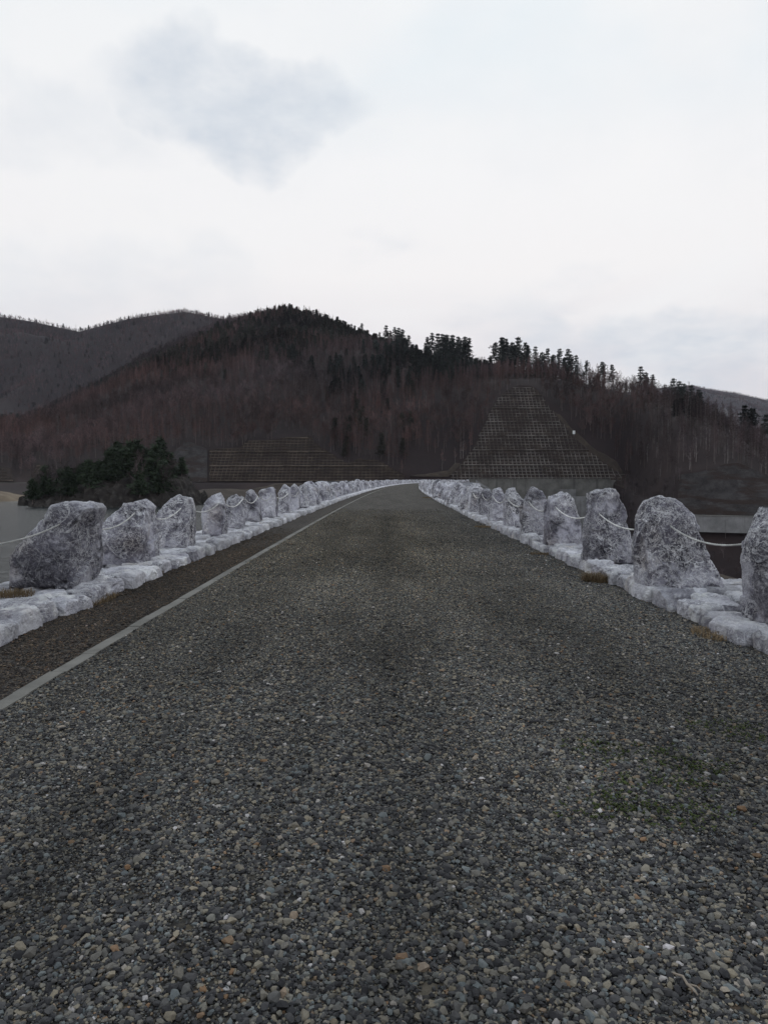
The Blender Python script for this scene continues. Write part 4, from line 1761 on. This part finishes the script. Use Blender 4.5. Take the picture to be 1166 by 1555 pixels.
def earth_margin(p0, p1, wid, seed, ramp_=10):
    """bare soil left beside a cut"""
    cs = np.arange(p0, p1, 2.0)
    V, Fc = [], []
    for c in cs:
        w = wid * (0.75 + 0.25 * float(vnoise(np.array([[c / 25.0, seed, 0]]), seed)[0])) * min(1, (c - p0) / ramp_, (p1 - c) / 10 + 0.05)
        for j in range(5):
            q = hill_z(np.array([c]), np.array([ROW_CUT - 0.3 + (w + 0.3) * j / 4]))[0]
            V.append((q[0], q[1] - 0.25, q[2] + 0.5 - 0.9 * (j == 4)))
    for i in range(len(cs) - 1):
        for j in range(4):
            a = i * 5 + j
            Fc.append((a, a + 5, a + 6, a + 1))
    tag(obj('earth_margin', mesh_from('earth_margin', V, Fc, True), M_BARE), kind='structure')


earth_margin(838, 946, 2.8, 3)
earth_margin(622, 700, 3.0, 5, 70)
# main hillside trees
px1, row1, P1 = area_samples(-260, 1420, ROW_CUT, ROW_RIDGE + 4, 21.0, 31)
# larches in stands low down, mixed broadleaf above, dark conifers in patches and towards the ridge
q = P1 / 120.0
q[:, 2] = 0
pat = fbm(q, 41, 4)
pat2 = fbm(q * 1.8 + 5, 43, 3)
tfrac = (row1 - ROW_CUT) / 46.0
con_bias = np.interp(px1, [-200, 100, 300, 420, 520, 640, 760, 900, 1000, 1166], [-0.35, -0.1, 0.06, 0.04, 0.08, 0.08, -0.02, -0.1, -0.22, -0.2])
for pc_, tc_, am_, pw_, tw_ in ((270, 0.42, 0.75, 50, 0.14), (465, 0.66, 0.55, 55, 0.10), (620, 0.8, 0.45, 55, 0.25), (560, 0.5, 0.2, 50, 0.15),
                                (390, 0.85, -0.5, 75, 0.2), (480, 0.93, -0.2, 40, 0.1), (330, 0.75, -0.3, 60, 0.2), (640, 0.25, -0.3, 80, 0.2), (180, 0.2, -0.3, 120, 0.2)):
    con_bias = con_bias + am_ * np.exp(-((px1 - pc_) / pw_) ** 2 - ((tfrac - tc_) / tw_) ** 2)
is_con = (pat + con_bias + 0.25 * np.clip(tfrac - 0.45, -0.3, 0.5) + rng.normal(0, 0.40, len(pat))) > 0.80
is_con &= ~((px1 > 900) & (tfrac < 0.4))
is_larch = (~is_con) & ((pat2 + 0.55 * (0.5 - tfrac)) > -0.02)
keep = rng.random(len(px1)) < np.where(is_con, 0.8, 1.0)
keep &= ~((px1 > 838) & (px1 < 945) & (row1 < ROW_CUT + 2.6)) & ~((px1 > 620) & (px1 < 706) & (row1 < ROW_CUT + 4))
# shrubby bare ground in the gully between the two abutment slopes
px1, row1, P1, is_con, is_larch, tfrac = (a[keep] for a in (px1, row1, P1, is_con, is_larch, tfrac))
dist = np.linalg.norm(P1[:, :2], axis=1)


def proto_stuff(name, label, protos_objs, P, seed, smin, smax):
    gg = bpy.data.node_groups.new(name, 'GeometryNodeTree')
    gg.interface.new_socket('Geometry', in_out='INPUT', socket_type='NodeSocketGeometry')
    gg.interface.new_socket('Geometry', in_out='OUTPUT', socket_type='NodeSocketGeometry')
    gi, go = N(gg, 'NodeGroupInput'), N(gg, 'NodeGroupOutput')
    jn = N(gg, 'GeometryNodeJoinGeometry')
    for a, b in protos_objs:
        j2 = N(gg, 'GeometryNodeJoinGeometry')
        for o in (a, b):
            oi = N(gg, 'GeometryNodeObjectInfo')
            oi.inputs['Object'].default_value = o
            L(gg, oi.outputs['Geometry'], j2.inputs[0])
        g2 = N(gg, 'GeometryNodeGeometryToInstance')
        L(gg, j2.outputs[0], g2.inputs[0])
        L(gg, g2.outputs[0], jn.inputs[0])
    instancer(gg, gi, go, jn.outputs[0], len(protos_objs), seed)
    rr = np.random.default_rng(seed)
    n = len(P)
    s = rr.uniform(smin, smax, n)
    scl = np.stack([s * rr.uniform(0.85, 1.15, n), s * rr.uniform(0.85, 1.15, n), s * rr.uniform(0.85, 1.2, n)], 1)
    rot = np.stack([rr.normal(0, 0.03, n), rr.normal(0, 0.03, n), rr.uniform(0, 6.28, n)], 1)
    o = points_obj(name, P, rot, scl, gg, stand_tint(P))
    return tag(o, label, 'trees', None, 'stuff')


def individuals(name, protos_, sel, nmax, label, group, seed, smin, smax):
    """the nearest trees of a kind become trees of their own; returns the rest"""
    rr = random.Random(seed)
    vis = np.array([i for i in sel if -10 < px1[i] < 1176])
    order = vis[np.argsort(dist[vis])][:nmax]
    objs = []
    for k, i in enumerate(order):
        pr = protos_[k % len(protos_)]
        s = rr.uniform(smin, smax)
        _, a, b = tree(name, pr, P1[i], (s * rr.uniform(.9, 1.1), s * rr.uniform(.9, 1.1), s * rr.uniform(.9, 1.15)), rr.uniform(0, 6.28), label, group)
        objs.append((a, b))
    rest = np.setdiff1d(sel, order)
    return objs[:len(protos_)], rest


sel_con = np.where(is_con)[0]
sel_lar = np.where(is_larch)[0]
sel_bare = np.where(~is_con & ~is_larch)[0]
ob_con, rest_con = individuals('conifer', CONI, sel_con, 60, 'dark evergreen conifer low on the wooded hillside', 'conifers low on the hillside', 1, 0.7, 1.1)
ob_lar, rest_lar = individuals('larch_tree', LARCH, sel_lar, 120, 'bare russet larch low on the wooded hillside above the cut slopes', 'bare larches above the cut slopes', 2, 0.75, 1.1)
ob_bare, rest_bare = individuals('bare_tree', BARE, sel_bare, 100, 'leafless broad-crowned tree low on the wooded hillside', 'leafless trees low on the hillside', 3, 0.7, 1.1)
proto_stuff('conifer_wood', 'dark evergreen wood spread over the hillside', ob_con, P1[rest_con], 5, 0.6, 1.1)
proto_stuff('larch_wood', 'bare russet larch wood covering the hillside', ob_lar, P1[rest_lar], 6, 0.65, 1.1)
proto_stuff('bare_wood', 'leafless broadleaf wood covering the hillside', ob_bare, P1[rest_bare], 7, 0.6, 1.1)
pxs_, rows_, Ps_ = area_samples(930, 1034, 5, ROW_CUT, 9.0, 91)
pxt_, rowt_, Pt_ = area_samples(1034, 1300, 4, 8, 40.0, 92)
Ps_ = np.concatenate([Ps_, Pt_])
proto_stuff('gully_scrub', 'dark leafless scrub filling the gully between the two abutment slopes', ob_bare, Ps_, 19, 0.22, 0.5)
# pale birches standing out on the lower slope
rb = np.random.default_rng(15)
bir = []
for k in range(120):
    z_ = rb.random()
    px = rb.uniform(960, 1166) if z_ < 0.45 else (rb.uniform(420, 720) if z_ < 0.75 else rb.uniform(60, 420))
    row = ROW_CUT + rb.uniform(0.5, 15) if px > 420 else ROW_CUT + rb.uniform(0.5, 16)
    if 720 < px < 950 and row < ROW_CUT + 2:
        continue
    p = hill_z(np.array([px]), np.array([row]))[0]
    s = rb.uniform(0.8, 1.1)
    tree('birch_tree', BIRCH[k % 3], p, (s * 0.62, s * 0.62, s * rb.uniform(0.85, 1.15)), rb.uniform(0, 6.28), 'slender birch with pale trunk on the lower wooded hillside', 'pale-trunked birches on the lower hillside')
# far ridge
px2, row2, P2 = area_samples(-300, 1400, ROW_V2, nr - 4, 60.0, 33)
rn = np.random.default_rng(2)
fpx = rn.uniform(-120, 1260, 5200)
fpx = fpx[(fpx < 380) | (fpx > 1030)]
frow = rn.uniform(103.6, 105.2, len(fpx))
proto_stuff('ridge_fringe', 'thin fringe of bare trees along the farthest mountain crest', ob_bare + ob_lar, hill_z(fpx, frow), 18, 0.5, 0.85)
m2 = rn.random(len(px2)) < 0.06
vis2 = (px2 < 420) | ((px2 > 1030) & (px2 < 1210) & (row2 > 88) & (rn.random(len(px2)) < 0.6))
proto_stuff('far_bare_wood', 'distant leafless wood on the farther mountain ridges', ob_bare + ob_lar, P2[vis2 & ~m2], 8, 0.75, 1.2)
proto_stuff('far_conifer_wood', 'sparse dark conifers on the farther mountain ridges', ob_con, P2[vis2 & m2], 9, 0.7, 1.1)

# pines standing up from the ridge: (column, tree-top row, kind)
rpx = [(588, 500, 0), (598, 492, 1), (604, 490, 0), (612, 500, 2), (578, 508, 1), (618, 513, 0), (648, 515, 2), (655, 512, 1), (664, 497, 0), (672, 497, 3), (680, 496, 1),
       (688, 497, 0), (694, 500, 2), (702, 514, 1), (711, 518, 2), (752, 506, 3), (760, 513, 0), (768, 520, 1), (778, 514, 3), (786, 518, 0), (793, 522, 1), (801, 528, 2),
       (812, 532, 0), (822, 534, 3), (828, 532, 1), (838, 540, 0), (848, 536, 2), (858, 534, 1), (866, 540, 3), (874, 541, 0), (888, 552, 2), (912, 550, 3), (925, 560, 1),
       (968, 562, 0), (978, 566, 2), (990, 574, 1), (1020, 578, 0), (1028, 580, 1), (1037, 583, 2), (1046, 586, 0), (1056, 592, 1), (1137, 612, 3), (1128, 616, 2), (1160, 632, 0),
       (430, 468, 1), (442, 470, 0), (452, 471, 2), (415, 471, 1), (478, 478, 0), (497, 484, 1), (515, 486, 2), (535, 492, 0), (552, 498, 1)]
rr = random.Random(9)
rpx += [(px + rr.uniform(-9, 9), py + rr.uniform(8, 16), rr.randint(0, 3)) for px, py, _ in rpx[:44]]
for px, py, k in rpx:
    px, py = px + rr.uniform(-2.5, 2.5), py + rr.uniform(-2, 5)
    row = ROW_RIDGE - rr.uniform(0.0, 1.2)
    p = hill_z(np.array([float(px)]), np.array([row]))[0]
    top = EYE + (HOR - py) / F * p[1]
    Hh = top - p[2]
    base = 16.5
    s = max(0.5, min(1.7, Hh / base))
    tree('pine_tree', PINE[k], p, (s * rr.uniform(.8, 1.0), s * rr.uniform(.8, 1.0), s), rr.uniform(0, 6.28), 'dark pine standing up against the sky on the hill ridge', 'pines along the ridge line')

# ------------------------------------------------------------------ wooded rock promontory in the lake, shore banks
pc = pt(172, 728, 268)


def prom(x, y):
    """height of the promontory at local coordinates"""
    e = np.sqrt((x / 31.0) ** 2 + (y / 24.0) ** 2)
    P = np.stack([x / 9, y / 9, np.zeros_like(x)], 1)
    e = e + 0.13 * fbm(P, 61, 3)
    prof = np.interp(x, [-31, -22, -8, 5, 17, 25, 30], [2.5, 6.5, 9.5, 14.5, 18.5, 18.0, 10])
    h = prof * np.clip(1.05 - e, 0, 1) ** 0.42
    h = h + np.where(e < 1.05, 2.2 * fbm(P * 2.2, 65, 4), 0)
    return np.where(e < 1.05, h, -(e - 1.05) * 18)


n = 90
gx, gy = np.meshgrid(np.linspace(-42, 42, n), np.linspace(-34, 34, n), indexing='ij')
hz = prom(gx.ravel(), gy.ravel())
cell = np.stack([gx.ravel() / 2.4, gy.ravel() / 2.4, hz / 2.4], 1)
hz = hz + np.where(hz > -1, 1.3 * np.round(vnoise(cell, 15) * 2.2) / 2.2 + 0.5 * vnoise(cell * 2.6, 16), 0)
st = np.abs(vnoise(cell * 0.8, 5)) * 1.8
V = np.stack([gx.ravel() + st * 1.2, gy.ravel() + st, hz], 1)
idx = np.arange(n * n).reshape(n, n)
Q = np.stack([idx[:-1, :-1].ravel(), idx[1:, :-1].ravel(), idx[1:, 1:].ravel(), idx[:-1, 1:].ravel()], 1)
tag(obj('promontory', mesh_from('promontory', V, Q), M_ROCK, None, (pc[0], pc[1], WATER)), kind='structure')
rr = np.random.default_rng(12)
k = 0
while k < 165:
    x, y = rr.uniform(-26, 25), rr.uniform(-22, 13)
    h = prom(np.array([x]), np.array([y]))[0]
    if h < 1.6 or (h < 3.5 and rr.random() < 0.3):
        continue
    if k % 6 == 5:
        tree('bare_tree', BARE[k % 5], (pc[0] + x, pc[1] + y, WATER + h - 0.2), rr.uniform(0.55, 0.95), rr.uniform(0, 6.28), 'leafless tree among the pines of the rocky promontory', 'leafless trees on the promontory')
    else:
        s = rr.choice([0.65, 0.8, 0.9, 1.0, 1.1]) * rr.uniform(0.9, 1.1) * (1.0 if x > 2 else 0.85)
        tree('shore_pine', SHORE[k % 3], (pc[0] + x, pc[1] + y, WATER + h - 0.3), (s * 1.12, s * 1.12, s), rr.uniform(0, 6.28), 'bushy dark green pine on the rocky promontory in the lake', 'pines on the promontory')
    k += 1


def bank(name, m, c, rx, ry, h, seed):
    n = 40
    gx, gy = np.meshgrid(np.linspace(-1.3, 1.3, n), np.linspace(-1.3, 1.3, n), indexing='ij')
    e = np.sqrt(gx ** 2 + gy ** 2).ravel()
    P = np.stack([gx.ravel() * 2.2, gy.ravel() * 2.2, np.zeros(n * n)], 1)
    z = h * np.clip(1.1 - e + 0.22 * fbm(P, seed, 4), -0.35, 1) ** 1
    z = np.where(z > 0, z ** 0.7 * h ** 0.3, z * 3)
    V = np.stack([gx.ravel() * rx, gy.ravel() * ry, z], 1)
    idx = np.arange(n * n).reshape(n, n)
    Q = np.stack([idx[:-1, :-1].ravel(), idx[1:, :-1].ravel(), idx[1:, 1:].ravel(), idx[:-1, 1:].ravel()], 1)
    tag(obj(name, mesh_from(name, V, Q, True), m, None, c), kind='structure')


c = pt(-10, 728, 318)
bank('sand_bank', M_SAND, (c[0] - 4, c[1], WATER), 15, 30, 4.6, 3)
c = pt(330, 728, 330)
bank('earth_bank', M_BARE, (c[0], c[1], WATER), 22, 50, 5.2, 4)
c = pt(430, 728, 372)
bank('earth_mound', M_BARE, (c[0], c[1], WATER), 26, 22, 7.6, 9)

# ------------------------------------------------------------------ evening air
mb = MB()
mb.box(-8600, 8600, -300, 6600, -79, 980)
hm = bpy.data.materials.new('thin_evening_air')
hm.use_nodes = True
ht = hm.node_tree
ht.nodes.clear()
ho = N(ht, 'ShaderNodeOutputMaterial')
pv = N(ht, 'ShaderNodeVolumePrincipled')
pv.inputs['Color'].default_value = (0.80, 0.82, 0.97, 1)
pv.inputs['Density'].default_value = 0.000032
L(ht, pv.outputs[0], ho.inputs['Volume'])
tag(obj('haze', mb.mesh('haze'), hm), 'thin bluish evening haze over the valley', 'haze', None, 'stuff')
